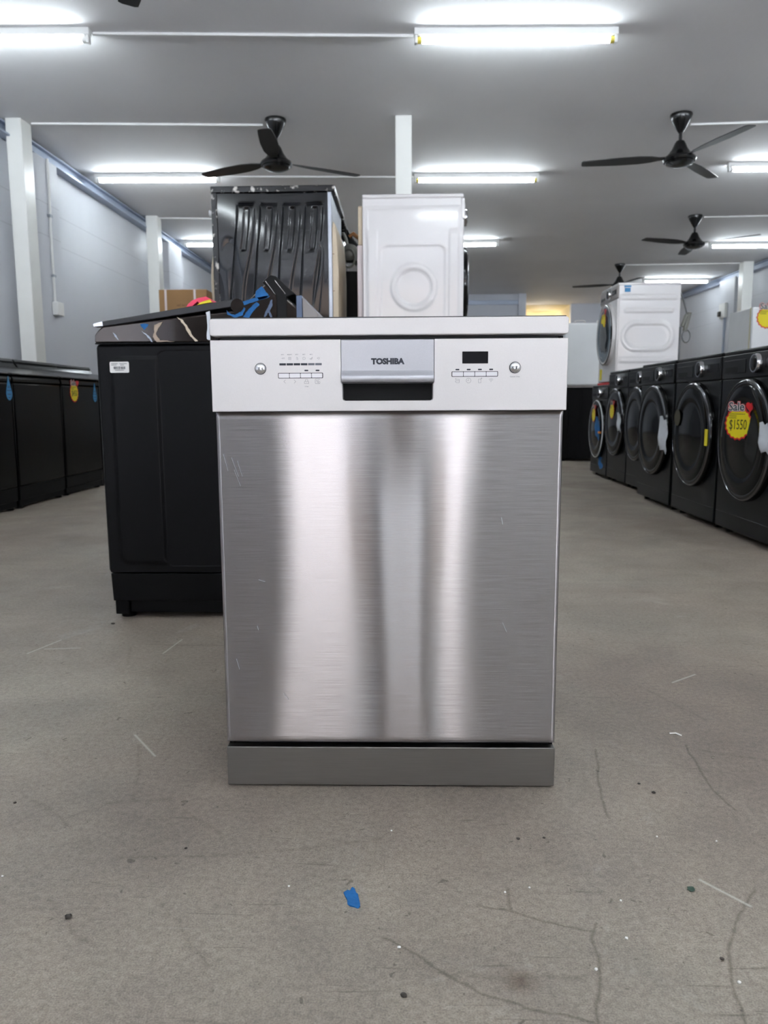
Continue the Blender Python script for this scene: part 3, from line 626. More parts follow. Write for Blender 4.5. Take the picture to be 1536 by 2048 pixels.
# right-hand row facing the aisle; (y centre, width, front x, height, label)
def rightpos(yc, xf, d): return (xf+d/2, yc, 0)
d = .66
Fm = front_loader('front_load_washer', 'black front-load washer nearest at the right edge, with a large $1550 sale sticker', 'washing machine', rightpos(2.555, 1.71, d), RZ, .69, d, .955, 'washer_black_satin', R0=.295, dz=.505, cxo=.02, group='black front loaders along the right aisle')
price_sticker(Fm, .045, .59, -d/2-.068, .072, '$1550', yaw=.42)
paper_tag(Fm, .29, .53, -d/2-.052, .09, .13, lab='crumpled white paper on the door edge', tilt=.1)
Em = front_loader('front_load_washer', 'black front-load washer second from the right edge, small yellow tag on its rim', 'washing machine', rightpos(3.27, 1.71, d), RZ, .69, d, .955, 'washer_black_satin', R0=.295, dz=.505, cxo=.02, group='black front loaders along the right aisle')
b = nb(); box(b, -.02, .02, -.002, 0, -.045, .045); o = obj('yellow_tag', b, 'sticker_yellow', Em, label='small yellow tag'); o.location = (.295, -d/2-.042, .50)
b = nb(); prism(b, arc(0, 0, .05, 0, 350, 16), 'y', 0, -.001); o = obj('energy_label', b, 'sticker_ink', Em, label='dim olive round label'); o.location = (-.17, -d/2-.044, .60)
Dm = front_loader('front_load_washer', 'black front-load washer, third from the right edge, white paper on its door rim', 'washing machine', rightpos(4.0, 1.71, d), RZ, .69, d, .955, 'washer_black_satin', R0=.295, dz=.505, cxo=.02, group='black front loaders along the right aisle')
paper_tag(Dm, .335, .49, -d/2-.056, .15, .20, lab='folded white paper taped on the door rim', tilt=.25)
Cm = front_loader('front_load_washer', 'black front-load washer mostly hidden, fourth from the right edge', 'washing machine', rightpos(4.76, 1.82, .6), RZ, .60, .6, .957, 'washer_black_satin', group='black front loaders along the right aisle', R0=.28, dz=.525, knobx=.04)
Bm = front_loader('front_load_washer', 'black front-load washer with yellow sale sticker, beside the low one under the white dryer', 'washing machine', rightpos(5.375, 1.82, .6), RZ, .60, .6, .957, 'washer_black_satin', group='black front loaders along the right aisle', R0=.28, dz=.525, knobx=.04)
price_sticker(Bm, .0, .62, -.3-.048, .062, None); paper_tag(Bm, .25, .53, -.3-.055, .09, .14, lab='white paper strip on the door')
Am = front_loader('front_load_washer', 'low black front-load washer with blue cloth on its door, under the white dryer', 'washing machine', rightpos(6.0, 1.82, .6), RZ, .60, .6, .85, 'washer_black_satin', group='black front loaders along the right aisle', R0=.265, knobx=.04, dz=.445, ringm='white_plastic')
price_sticker(Am, -.02, .58, -.3-.049, .062, None); paper_tag(Am, .15, .46, -.3-.055, .16, .16, 'tape_blue', 'blue_cloth', .5, 'blue cloth on the door'); paper_tag(Am, .12, .135, -.3-.004, .15, .11, 'tape_blue', 'tape_patch', .1, 'blue tape low on the front')
b = nb(); box(b, .20, .235, -.36, -.335, .41, .43); obj('orange_clip', b, 'orange_clip', Am, .004)

# white machine standing on the far black one
wx, wd, wh, ww = 1.87, .55, .88, .60
t = front_loader('front_load_dryer', 'white dryer with grey panel standing on the low black washer, stamped side showing', 'dryer', (wx+wd/2, 6.0, .85), RZ, ww, wd, wh, 'white_enamel', R0=.272, panelm='rear_grey', knobx=.06, dz=.455, ringm='door_ring_black', doorm='white_enamel', glassm='smoke_glass')
def wfn(u, z):
    h = 0
    for zc, r in ((.755, .014), (.69, .0), (.215, .016), (.10, .016)):
        if r: h += .006*ss(.03, .012, abs(z-zc))*ss(.26, .22, abs(u))*1.0
    h += .007*ss(.024, .010, abs(z-.64))*ss(.22, .20, abs(u))
    dx = max(0, abs(u)-.10); dd = math.hypot(dx, (z-.42)); h += .007*ss(.03, .006, abs(dd-.115)) - .003*ss(.07, .05, dd)
    return h
b = relief(nb(), -wd/2+.02, wd/2-.01, .04, wh-.03, 80, 110, wfn, 'x', ww/2+.001, 1, .003); obj('side_panel', b, 'white_enamel', t, smooth=80)
for (u0, u1, z0, z1) in ((-.22, -.16, .84, .855), (-.215, -.165, .80, .835), (-.24, -.18, .745, .755)):
    b = nb(); box(b, ww/2+.001, ww/2+.0035, u0, u1, z0, z1); obj('tape_strip', b, 'sticker_blue', t, label='pale blue tape strip')
price_sticker(t, .03, .575, -wd/2-.050, .075, None)
paper_tag(t, .05, .42, -wd/2-.056, .22, .22, 'hose_grey', 'leaflet_bag', .3, 'grey plastic leaflet bag behind the door')
b = nb(); box(b, -.24, -.17, -wd/2-.003, -wd/2, .05, .15); obj('energy_label', b, 'sticker_yellow', t)
b = nb(); box(b, -.3, .25, -wd/2-.006, -wd/2-.001, .0, .022); obj('red_strip', b, 'sticker_red', t, label='red tape strip at the bottom')
b = tube(nb(), [(.27, wd/2+.002, .80), (.28, wd/2+.03, .73), (.285, wd/2+.06, .62), (.29, wd/2+.07, .56)], .007); obj('cord', b, 'hose_grey', t)
b = tube(nb(), [(.29, wd/2+.03, .50), (.29, wd/2+.065, .60), (.29, wd/2+.085, .62), (.29, wd/2+.05, .46)], .02); obj('plug_bundle', b, 'pump_grey', t)
b = tube(nb(), [(.29, wd/2+.065+.035*math.cos(q), .415+.055*math.sin(q)) for q in [2*math.pi*i/14 for i in range(14)]], .006, closed=True); obj('cord_loop', b, 'hose_grey', t)
b = tube(nb(), [(.28, wd/2+.012, .50), (.28, wd/2+.01, .3), (.28, wd/2+.012, .18), (.28, wd/2+.03, .10), (.28, wd/2+.03, .03)], .009); obj('drain_hose', b, 'hose_grey', t)

# far stack: white top loader side on a dark machine
t = front_loader('front_load_washer', 'dark machine at the far end behind the dishwasher corner, under the pale white washer', 'washing machine', (1.80+.33, 8.2, 0), RZ, .6, .62, .865, 'base_black', R0=.21, knobx=.04)
def dfn2(u, z): return .006*ss(.016, .006, abs(abs(u)-.22)) + .004*ss(.02, .008, abs(abs(u)-.08))
b = relief(nb(), -.30, .30, .05, .83, 60, 20, dfn2, 'x', .301, 1, .003); obj('side_panel', b, 'base_black', t, smooth=80)
t = thing('top_load_washer', 'pale white washer far behind the dishwasher corner, seen from its side on a dark machine', 'washing machine', (1.84+.33, 8.2, .865), RZ)
b = nb(); box(b, -.3, .3, -.31, .30, .02, .74); obj('cabinet', b, 'white_plastic', t, .02); b = nb(); box(b, -.29, .29, -.30, .29, .0, .02); obj('base', b, 'rear_grey', t)
for u in (-.14, .12): obj('cap_ring', tube(nb(), [(.27, u+.062*math.sin(q), .752+.016*math.cos(q)) for q in [2*math.pi*i/20 for i in range(20)]], .008, closed=True), 'white_enamel', t)
obj('drain_hose', tube(nb(), [(.25, .315, .55), (.25, .322, .2), (.24, .33, .1), (.22, .31, .06)], .016), 'hose_grey', t)
t = thing('refrigerator', 'tall white refrigerator at the right edge behind the black row, with a yellow sale sticker', 'refrigerator', (3.92, 7.3, 0))
b = nb(); box(b, -.31, .31, -.24, .3, .03, 1.66); obj('cabinet', b, 'white_plastic', t, .01)
b = nb(); box(b, -.31, .31, -.30, -.245, .05, 1.08); dr = obj('door', b, 'white_plastic', t, .012); b = nb(); box(b, -.31, .31, -.30, -.245, 1.09, 1.66); dr2 = obj('door', b, 'white_plastic', t, .012)
b = nb(); box(b, -.315, -.295, -.246, -.238, .05, 1.66); obj('gasket', b, 'beige_rubber', t); box_ = None
b = nb(); box(b, -.29, .29, -.22, .28, 0, .04); obj('base', b, 'base_black', t)
price_sticker(t, -.16, 1.555, -.302, .10, None)

# ------------------------------------------------------------------ top-loading washers
def top_loader(name, label, loc, rz, hero=False, group=None, cab='washer_black', cov='washer_black', wid=.64, D=.645, hz=1.0):
    t = thing(name, label, 'washing machine', loc, rz, group); h = wid/2; s = D/.645
    P = lambda pts: [(y*s, z*hz) for y, z in pts]
    b = nb(); prism(b, [(.002, .152*hz), (0, .885*hz), (.64*s, .885*hz), (.64*s, .152*hz)], 'x', -h, h); CB = obj('cabinet', b, cab, t, .014, 3)
    b = nb(); prism(b, P([(.008, .152), (.012, .06), (.64, .06), (.64, .152)]), 'x', -h+.004, h-.004)
    box(b, -h+.008, h-.008, .016, .062, .014, .06); box(b, -h+.008, h-.008, .58*s, .63*s, .014, .06); box(b, -h+.02, h-.02, .062, .58*s, .018, .06)
    obj('base', b, 'base_black', t, .003)
    for sx in (-1, 1):
        for y in (.045, .60*s): obj('foot', cyl(nb(), (sx*(h-.05), y, 0), .024, 0, .02, 'z', 12), 'base_black', t)
    b = nb(); prism(b, P([(0.0, .888), (.001, .912), (.012, .926), (.028, .938), (.45, .982), (.475, 1.003), (.545, 1.066), (.556, 1.070), (.60, 1.02), (.64, .985), (.64, .888)]), 'x', -h, h)
    CV = obj('top_cover', b, cov, t, .004, 3)
    b = nb(); prism(b, P([(.0015, .9375), (.003, .947), (.03, .9535), (.45, 1.018), (.462, 1.012), (.455, .996), (.03, .9375)]), 'x', -h-.003, h+.003); LD = obj('lid', b, 'lid_dark' if hero else cov, t, .002)
    b = nb(); cyl(b, (0, .452*s, .997*hz), .0205, -h-.004, h+.004, 'x', 28); obj('hinge', b, 'grey_glossy' if hero else 'base_black', t)
    b = nb(); prism(b, P([(.001, .937), (.0, .946), (.028, .953), (.030, .9395)]), 'x', -h-.004, -h+.03); prism(b, P([(.001, .937), (.0, .946), (.028, .953), (.030, .9395)]), 'x', h-.03, h+.004); obj('lid_corner', b, 'chrome' if hero else 'base_black', t)
    b = nb(); prism(b, P([(.530, 1.066), (.556, 1.088), (.572, 1.084), (.632, 1.030), (.606, 1.022), (.604, .90), (.575, .90), (.572, 1.025)]), 'x', -h-.002, h+.002); obj('console', b, 'deep_black', t, .003)
    return t, LD, CV
TW, LD, CV = top_loader('top_load_washer', 'grey-black top-load washer standing sideways left behind the dishwasher', (-.945, 1.42, 0), RZ, True, cab='grey_cabinet', cov='grey_glossy')
def tfn(u, z):
    # stamped side: a shallow field on the left and a second raised field on the right
    def rr(u0, u1, z0, z1, r): 
        dx = max(u0+r-u, u-(u1-r), 0); dz = max(z0+r-z, z-(z1-r), 0); return r-math.hypot(dx, dz) if (dx or dz) else min(u-u0, u1-u, z-z0, z1-z, r)
    a = rr(.045, .60, .185, .845, .03); c = rr(.190, .575, .180, .862, .03)
    return .004*ss(0, .007, a) - .0055*ss(0, .008, c) + .0018*math.sin(math.pi*(z-.15)/.73)
b = relief(nb(), .012, .628, .158, .875, 120, 140, tfn, 'x', .3205, 1, .002); obj('side_panel', b, 'grey_cabinet', TW, smooth=80)
b = nb(); prism(b, [(.634, 1.026), (.652, 1.026), (.652, .90), (.634, .90)], 'x', -.31, .3215); obj('console_back', b, 'rear_blue', TW, .002)
b = nb(); prism(b, [(.653, 1.02), (.70, .972), (.70, .90), (.653, .90)], 'x', -.30, .318); RC = obj('rear_cover', b, 'rear_grey', TW, .002)
# seam strips of the cover
b = nb(); box(b, .315, .3235, .002, .64, .8835, .8875); obj('seam', b, 'base_black', TW)
# barcode label
t2 = obj('barcode_label', prism(nb(), rrect(.0335+.012, .106, .7955, .8295, .004, 3), 'x', .3235, .3262), 'sticker_white', TW, label='white barcode label')
b = nb(); rs = random.Random(5); y = .058
while y < .094:
    w_ = rs.choice((.0006, .001, .0016)); box(b, .3261, .3266, y, y+w_, .8063, .8148); y += w_+rs.choice((.0006, .0009, .0014))
for (a, c, z) in ((.050, .071, .8235), (.076, .100, .8235), (.050, .067, .8192), (.079, .091, .8192), (.062, .090, .8035)): box(b, .3261, .3266, a, c, z-.0007, z+.0007)
obj('print', b, 'print_dark', t2)
# ragged blue tape left on the shiny cover: outlines in the side plane (local y, z)
def patch(pix, m='tape_blue', x=.3206, t=.0018, parent=TW, nm='tape_patch', lab=None):
    pts = []
    rs = random.Random(len(pix)*7+int(pix[0][0])); P = []
    for (a, c) in zip(pix, pix[1:]+pix[:1]):
        for k in range(4):
            f = k/4; jx, jy = (rs.uniform(-.9, .9), rs.uniform(-.9, .9)) if k else (0, 0); P.append((a[0]+(c[0]-a[0])*f+jx, a[1]+(c[1]-a[1])*f+jy))
    for q in P: w = at_y(q[0], q[1], 1.10); pts.append((w.x+.945, w.z))
    b = nb(); prism(b, pts, 'x', x, x+t); return obj(nm, b, m, parent, label=lab)
patch([(512, 583), (524, 573), (531, 582), (537, 590), (533, 596), (520, 600), (510, 594)], lab='torn blue tape on the console side')
patch([(482, 604), (500, 599), (522, 594), (540, 592), (532, 597), (505, 605), (484, 612)])
patch([(486, 634), (498, 618), (514, 604), (519, 610), (507, 622), (498, 636)])
patch([(453, 620), (458, 626), (470, 630), (482, 624), (487, 613), (491, 617), (486, 630), (470, 635), (455, 629)])
patch([(281, 648), (292, 647), (298, 649), (294, 655), (289, 660), (283, 654)])
patch([(412, 625), (420, 622), (421, 680), (414, 678), (415, 650)], m='paper', nm='tape_residue', lab='pale glue residue')
patch([(353, 634), (366, 640), (376, 655), (386, 672), (396, 682), (391, 683), (378, 668), (368, 650), (361, 640)], m='cream_plastic', nm='tape_residue', lab='cream glue smear')
patch([(309, 650), (326, 643), (318, 655), (312, 668), (320, 681), (350, 683), (314, 684), (306, 674), (309, 664)], m='cream_shaded', nm='tape_residue')
patch([(284, 662), (298, 672), (306, 684), (303, 684), (294, 672)], m='galvanised', nm='tape_residue')
patch([(226, 665), (232, 670), (238, 680), (235, 679), (229, 671)], m='galvanised', nm='tape_residue')
patch([(532, 622), (536, 616), (542, 600), (545, 600), (545, 612), (540, 621), (545, 634), (541, 635), (537, 625), (531, 634), (528, 634)], m='rear_blue', nm='tape_residue')
for (p0, p1) in (((531, 562), (551, 589)), ((550, 561), (571, 588))):  # white highlights along the console edges, built in as chrome strips
    a, c = at_y(p0[0], p0[1], 1.10), at_y(p1[0], p1[1], 1.10); d_ = Vector((c.x-a.x, c.z-a.z)); n_ = Vector((-d_.y, d_.x)).normalized()*.0009
    b = nb(); prism(b, [(a.x+.945+n_.x, a.z+n_.y), (c.x+.945+n_.x, c.z+n_.y), (c.x+.945-n_.x, c.z-n_.y), (a.x+.945-n_.x, a.z-n_.y)], 'x', .318, .3235); obj('edge_highlight', b, 'chrome', TW, label='highlight line on the console edge, modelled as a thin bright strip')
# curled sale card lying on the lid
SC = thing('sale_card', 'curled pink and yellow sale card lying on the grey-black washer lid', 'card', tuple(TW.location), RZ)
def yz(px, wy=1.15): w = at_y(px[0], px[1], wy); return (w.x+.945, w.z)
b = nb(); prism(b, [yz(q) for q in ((372, 614.5), (376, 608), (384, 601), (396, 596), (412, 593), (420, 597), (423, 603), (400, 608.5), (395, 603), (389, 608), (385, 612))], 'x', .19, .27); obj('curled_sheet', b, 'sticker_pink', SC, .0005)
b = nb(); prism(b, [yz(q) for q in ((394, 610), (402, 604.5), (420, 599), (424, 604.5))], 'x', .262, .273); obj('yellow_edge', b, 'sticker_yellow', SC)

# left-hand row of black top loaders facing the aisle
G = 'black top loaders along the left wall'
labs = ['black top-load washer at the left edge with a blue drop sticker', 'plain black top-load washer between two with stickers, second in the left row', 'black top-load washer in the left row with yellow sale and blue drop stickers', 'black top-load washer mostly hidden behind the sideways washer, last seen in the left row']
ys = [3.395, 4.115, 4.84, 5.56]; row = []
for i, yc in enumerate(ys):
    t, _, _ = top_loader('top_load_washer', labs[i], (-2.585-.01*(i == 3), yc, 0), math.pi/2, False, G, wid=.70, D=.42, hz=.955)
    row.append(t)
drop_sticker(row[0], .31, .80, -.001, .155)
price_sticker(row[2], -.14, .79, -.0015, .066, '$450'); drop_sticker(row[2], .262, .79, -.001, .155)

# ------------------------------------------------------------------ stacks behind the dishwasher
g2 = 'lower machines carrying the stacks'
front_loader('front_load_washer', 'black washer under the ribbed black dryer, hidden by the dishwasher', 'washing machine', (-.70, 3.2, 0), RZ, .60, .62, .95, 'washer_black', group=g2)
front_loader('front_load_washer', 'white washer under the white front loader, hidden by the dishwasher', 'washing machine', (.06, 3.2, 0), -RZ, .60, .55, .93, 'white_enamel', group=g2)
front_loader('front_load_washer', 'black washer behind, under the second dark dryer with hoses, hidden by the dishwasher', 'washing machine', (-.70, 3.9, 0), RZ, .60, .62, .95, 'washer_black', group=g2)
# ribbed black machine (front faces left, ribbed side faces the camera)
t = thing('tumble_dryer', 'glossy black machine with wavy ribbed side stacked high behind the dishwasher', 'dryer', (-.697, 3.2, .95), RZ)
d, w, h = .62, .60, .88
b = nb(); box(b, -w/2, w/2-.006, -d/2+.01, d/2-.004, .03, h-.035); obj('cabinet', b, 'ribbed_enamel', t, .004)
b = nb(); box(b, w/2-.012, w/2+.002, -d/2, -d/2+.03, .0, h-.03); obj('front_edge', b, 'worn_black', t, .003, label='scuffed black front edge')
b = nb(); box(b, -w/2-.003, w/2+.004, -d/2-.002, d/2+.035, h-.034, h); obj('top_panel', b, 'worn_black', t, .004, label='black top panel with scuffed edge')
b = nb(); box(b, -w/2, w/2+.001, d/2-.004, d/2+.016, .0, h-.034); FR = obj('rear_frame', b, 'galvanised', t, .002, label='bare galvanised rear frame')
b = nb()
for i in range(4): cyl(b, (w/2+.0005, d/2+.008, .045+i*.026), .0035, 0, .0015, 'x', 10)
obj('screw_holes', b, 'deep_black', FR)
b = nb(); prism(b, [(d/2+.016, .0), (d/2+.040, .0), (d/2+.047, .25), (d/2+.049, .45), (d/2+.044, .60), (d/2+.036, .68), (d/2+.022, .70), (d/2+.016, .66)], 'x', -w/2+.05, w/2-.005); CPn = obj('rear_cover', b, 'cream_plastic', t, .004, label='cream plastic rear cover')
b = nb()
for z in (.18, .34, .53): box(b, w/2-.0055, w/2-.0035, d/2+.018, d/2+.028, z, z+.003)
obj('clip_slot', b, 'hose_brown', CPn)
b = nb(); box(b, -w/2+.02, w/2-.02, -d/2, -d/2+.012, .03, h-.04); obj('front_panel', b, 'washer_black', t, .004)
obj('drum_flange', lathe(nb(), [(.24, .0), (.245, -.012), (.225, -.028), (.19, -.034), (.18, -.02), (.18, .0)], (.02, -d/2, .40), 'y', 48), 'cream_plastic', t, label='cream drum flange showing past the front')
obj('valve', cyl(nb(), (w/2-.08, -d/2, h-.12), .02, -.03, 0, 'y', 16), 'white_plastic', t)
def rfn(u, z):
    # u: front -> back in local y (-.31 .. .31); four bowed ribs that drift to the front toward the bottom, one narrow rib at the back
    hgt = 0; f = (.80-z)/.75
    drift = -.062*ss(.08, .85, f) - .012*math.sin(math.pi*min(1, max(0, f))*1.1)
    for k, uc in enumerate((-.125, -.003, .118, .236)):
        c = uc+drift*(1.0-.08*k); hw = .046-.012*ss(.25, .6, f)
        hgt += .0085*ss(hw+.007, hw-.007, abs(u-c))*ss(.800, .775, z)
        hgt -= .0055*ss(.018, .010, abs(u-c-.004))*ss(.775, .765, z)*ss(.545, .560, z)
    c = .273-.055*ss(.33, 1.0, f); hw = .008+.016*ss(.35, 1, f); hgt += .006*ss(hw+.005, hw-.004, abs(u-c))*ss(.60, .57, z)
    hgt -= .004*math.exp(-((u+.225)/.03)**2-((z-.55)/.05)**2) + .003*math.exp(-((u+.20)/.02)**2-((z-.38)/.12)**2)
    return hgt + .004*math.sin(u*6+1)*math.sin(z*5)
b = relief(nb(), -d/2+.031, d/2-.005, .0, h-.036, 200, 130, rfn, 'x', w/2-.004, 1, .003); obj('side_panel', b, 'ribbed_enamel', t, smooth=85, label='stamped wavy side panel')
# second dark machine behind it with pump and hoses
t = thing('tumble_dryer', 'second dark dryer behind the ribbed one, its hoses and pump showing at the back', 'dryer', (-.70, 3.9, .95), RZ)
b = nb(); box(b, -w/2, w/2, -d/2+.01, d/2, .0, h-.035); obj('cabinet', b, 'washer_black', t, .004)
b = nb(); box(b, -w/2-.003, w/2+.003, -d/2-.002, d/2+.03, h-.034, h); obj('top_panel', b, 'worn_black', t, .004)
b = nb(); prism(b, [(d/2, .0), (d/2+.062, .0), (d/2+.066, .3), (d/2+.06, .40), (d/2+.05, .42), (d/2, .42)], 'x', -w/2+.05, w/2-.16); obj('rear_cover', b, 'cream_shaded', t, .004, label='cream plastic rear cover with shade in its colour')
b = nb(); box(b, -w/2+.05, w/2-.02, d/2+.0, d/2+.15, .0, .56); obj('rear_housing', b, 'deep_black', t, .01)
b = nb(); lathe(b, [(0, -.02), (.05, -.02), (.058, 0), (.05, .05), (.03, .06), (0, .062)], (w/2-.05, d/2+.06, .67), 'x', 24); PM = obj('pump', b, 'pump_grey', t)
obj('pump_ring', tube(nb(), [(w/2+.02, d/2+.055+.04*math.cos(q), .63+.055*math.sin(q)) for q in [2*math.pi*i/18 for i in range(18)]], .007, closed=True), 'pump_grey', PM)
obj('drain_hose', tube(nb(), [(w/2-.06, d/2, .79), (w/2-.05, d/2+.02, .79), (w/2-.05, d/2+.035, .76), (w/2-.05, d/2+.045, .71)], .011), 'pump_grey', t)
obj('inlet_hose', tube(nb(), [(w/2-.2, d/2+.045, .80), (w/2-.2, d/2+.07, .82), (w/2-.2, d/2+.11, .79), (w/2-.2, d/2+.15, .73), (w/2-.2, d/2+.16, .69), (w/2-.2, d/2+.12, .69), (w/2-.2, d/2+.09, .73)], .014), 'hose_brown', t, label='brown rubber inlet hose')
obj('motor', lathe(nb(), [(0, 0), (.045, 0), (.052, .015), (.052, .07), (.04, .085), (0, .085)], (w/2-.15, d/2+.13, .48), 'x', 24), 'fan_black', t)
obj('motor_belt', tube(nb(), [(w/2-.05, d/2+.13+.04*math.cos(q), .48+.06*math.sin(q)) for q in [2*math.pi*i/16 for i in range(16)]], .008, closed=True), 'hose_grey', t)
obj('bracket', box(nb(), w/2-.10, w/2-.04, d/2+.10, d/2+.125, .53, .60), 'galvanised', t, .004)
b = nb(); prism(b, [(d/2+.03, .86), (d/2+.05, .82), (d/2+.21, .62), (d/2+.23, .56), (d/2+.15, .56), (d/2+.02, .74)], 'x', -w/2+.05, w/2-.22); obj('rear_duct', b, 'deep_black', t, .01)
# white front loader facing right
t = front_loader('front_load_washer', 'white front-load washer on the stack behind the dishwasher, plain side with a stamped ring', 'washing machine', (.0585, 3.2, .93), -RZ, .60, .535, .85, 'white_enamel', R0=.20, dz=.43, ringm='chrome', knobx=-.06)
def qfn(u, z):
    # u local y: -.267 is the machine front (photo right)
    d1 = math.hypot(u+.005, z-.375); h = .007*ss(.022, .006, abs(d1-.108)) - .003*ss(.082, .074, d1)
    dx = max(abs(u)-.13, 0); dz = max(z-.55, 0); e = .045-math.hypot(dx, dz) if (dx or dz) else .045
    h += -.0045*ss(0, .015, e)
    h += .0035*ss(.03, .02, abs(abs(u)-.215))*ss(.68, .64, z)
    e2 = min(.262-abs(u), .80-z, z-.0); h -= .006*(1-ss(.0, .03, e2)); return h
b = relief(nb(), -.262, .262, .03, .80, 110, 130, qfn, 'x', -.305, -1, .006); obj('side_panel', b, 'white_enamel', t, smooth=85)
b = nb(); box(b, -.27, .27, .267, .298, .13, .60); obj('rear_cover', b, 'strap_white', t, .006, label='pale plastic rear cover'); b = nb(); box(b, -.27, .27, .267, .292, .60, .80); obj('rear_cover', b, 'cream_plastic', t, .006)

# cardboard box on a hidden washer by the left side
tb = thing('cardboard_box', 'brown cardboard carton with two white straps beyond the sideways washer', 'box', at_y(365, 579, 7.0)[0:2]+(1.14,) if False else (-2.355, 7.25, 1.0), 0)
zt = .895; hw_ = .255
BX = obj('carton', box(nb(), -hw_, hw_, -.25, .3, 0, zt), 'cardboard', tb, .004)
for x in (-.183, .128): 
    b = nb(); box(b, x-.011, x+.011, -.253, .303, -.0, zt+.003); obj('strap', b, 'strap_white', tb)
b = nb(); box(b, -.03, .03, -.252, -.2502, zt-.09, zt-.0); obj('flap_seam', b, 'cardboard', tb)
text_mesh('carton_print', 'HITACHI', .034, 'box_print', tb, (-.0, -.251, zt-.165), width=.13)
front_loader('front_load_washer', 'black washer carrying the strapped cardboard carton', 'washing machine', (-2.355, 7.28, 0), 0, .6, .62, 1.0, 'washer_black', group=g2)

# ------------------------------------------------------------------ floor bits
b = nb(); px = [(687, 1785), (695, 1781), (700, 1780), (704, 1775), (709, 1777), (712, 1784), (716, 1790), (718, 1798), (720, 1806), (720, 1813), (716, 1816), (709, 1814), (700, 1812), (695, 1808), (694, 1799), (690, 1792)]
vs = [at_z(x, y, .001) for x, y in px]; c0 = sum(vs, Vector())/len(vs)
T = [b.verts.new((v.x, v.y, .0015+.0012*math.sin(i*2.3))) for i, v in enumerate(vs)]; B_ = [b.verts.new((v.x, v.y, .0002)) for v in vs]
b.faces.new(T); b.faces.new(B_[::-1])
for i in range(len(T)): j = (i+1) % len(T); b.faces.new((T[i], T[j], B_[j], B_[i]))
tag(obj('tape_scrap', b, 'tape_blue', None), 'torn scrap of blue tape on the concrete in front of the dishwasher', 'tape')
def crumb(px, py, r, m, label, name, cat, group=None, sq=.5):
    p = at_z(px, py, 0); b = nb(); bmesh.ops.create_icosphere(b, subdivisions=2, radius=r); rs = random.Random(int(px*7+py))
    for v in b.verts: v.co *= 1+rs.uniform(-.22, .22); v.co.z *= sq
    o = obj(name, b, m, None, smooth=60); o.location = (p.x, p.y, r*sq*.8); tag(o, label, cat, group)
for (px, py) in ((798, 1896), (1059, 1776), (1010, 1785), (1242, 1802), (1253, 1878), (1192, 1940), (1478, 1966), (578, 1773), (783, 1662), (5, 1753), (1314, 1674), (1433, 1683)):
    crumb(px, py, .0022 if py > 1850 else .0016, 'chip_white', 'tiny white chip lying on the concrete floor', 'paint_chip', 'debris', 'white chips scattered on the floor', .7)
for (px, py, r) in ((372, 1697, .0025), (30, 1606, .003), (808, 1992, .004), (1036, 1678, .003), (1307, 1586, .004), (1278, 1568, .003), (226, 1248, .006), (1444, 1919, .003), (137, 1835, .005), (1088, 1676, .0022)):
    crumb(px, py, r, 'crumb_dark', 'small dark crumb lying on the concrete floor', 'dirt_crumb', 'debris', 'dark crumbs scattered on the floor', .4)
crumb(1382, 1780, .0055, 'crumb_green', 'small dark green lint tuft on the floor at the lower right', 'lint_tuft', 'debris', None, .4)
p = at_z(1352, 1470, 0); b = nb(); tube(b, [(-.012, .004, .002), (0, .002, .0035), (.010, -.005, .001)], .0016); o = obj('plastic_sliver', b, 'chip_white', None); o.location = (p.x, p.y, 0); tag(o, 'pale curved plastic sliver on the floor right of the dishwasher', 'debris')

# ------------------------------------------------------------------ what the steel door mirrors: stacked machines by the entrance and the photographer
g3 = 'black machines stacked by the open shop front'; lab3 = 'black front-load washer stacked by the open shop front'
proto = front_loader('front_load_washer', lab3, 'washing machine', (.90, -3.5, 0), math.pi, .66, .62, .90, 'washer_black', group=g3)
for (x, y, z) in ((.90, -3.5, .9), (1.58, -3.5, 0), (1.58, -3.5, .9), (-.97, -3.5, 0), (-.97, -3.5, .9), (-1.65, -3.5, 0), (-1.65, -3.5, .9)):
    c = copy_tree(proto); c.location = (x, y, z)

def skin(name, pts, edges, radii, m, parent=None, sub=2):
    me = bpy.data.meshes.new(name); me.from_pydata(pts, edges, []); me.materials.append(M[m]); o = bpy.data.objects.new(name, me); C.objects.link(o)
    md = o.modifiers.new('skin', 'SKIN'); md.use_smooth_shade = True
    lay = me.skin_vertices[0] if me.skin_vertices else None
    if lay is None:
        bm = bmesh.new(); bm.from_mesh(me); bm.verts.layers.skin.verify(); bm.to_mesh(me); bm.free(); lay = me.skin_vertices[0]
    for i, r in enumerate(radii):
        lay.data[i].radius = (r, r) if not isinstance(r, tuple) else r; lay.data[i].use_root = (i == 0)
    sb = o.modifiers.new('sub', 'SUBSURF'); sb.levels = sub; sb.render_levels = sub
    if parent: o.parent = parent
    return o
PY = -1.86
joints = dict(pel=(.03, -2.06, .60), bel=(.03, -2.01, .76), chest=(.03, -1.91, .96), neckb=(.03, -1.84, 1.10), neck=(.03, -1.80, 1.17), head0=(.03, -1.77, 1.25), head1=(.03, -1.765, 1.35),
    hipR=(.12, -2.03, .56), kneR=(.20, -1.70, .49), ankR=(.165, -1.87, .09), toeR=(.195, -1.71, .035), hipL=(-.06, -2.03, .56), kneL=(-.14, -1.70, .49), ankL=(-.105, -1.87, .09), toeL=(-.135, -1.71, .035),
    shR=(.20, -1.87, 1.07), elR=(.255, -1.71, .86), wrR=(.135, -1.44, .785), haR=(.105, -1.395, .735), shL=(-.14, -1.87, 1.07), elL=(-.195, -1.71, .86), wrL=(-.07, -1.44, .785), haL=(-.04, -1.395, .735))
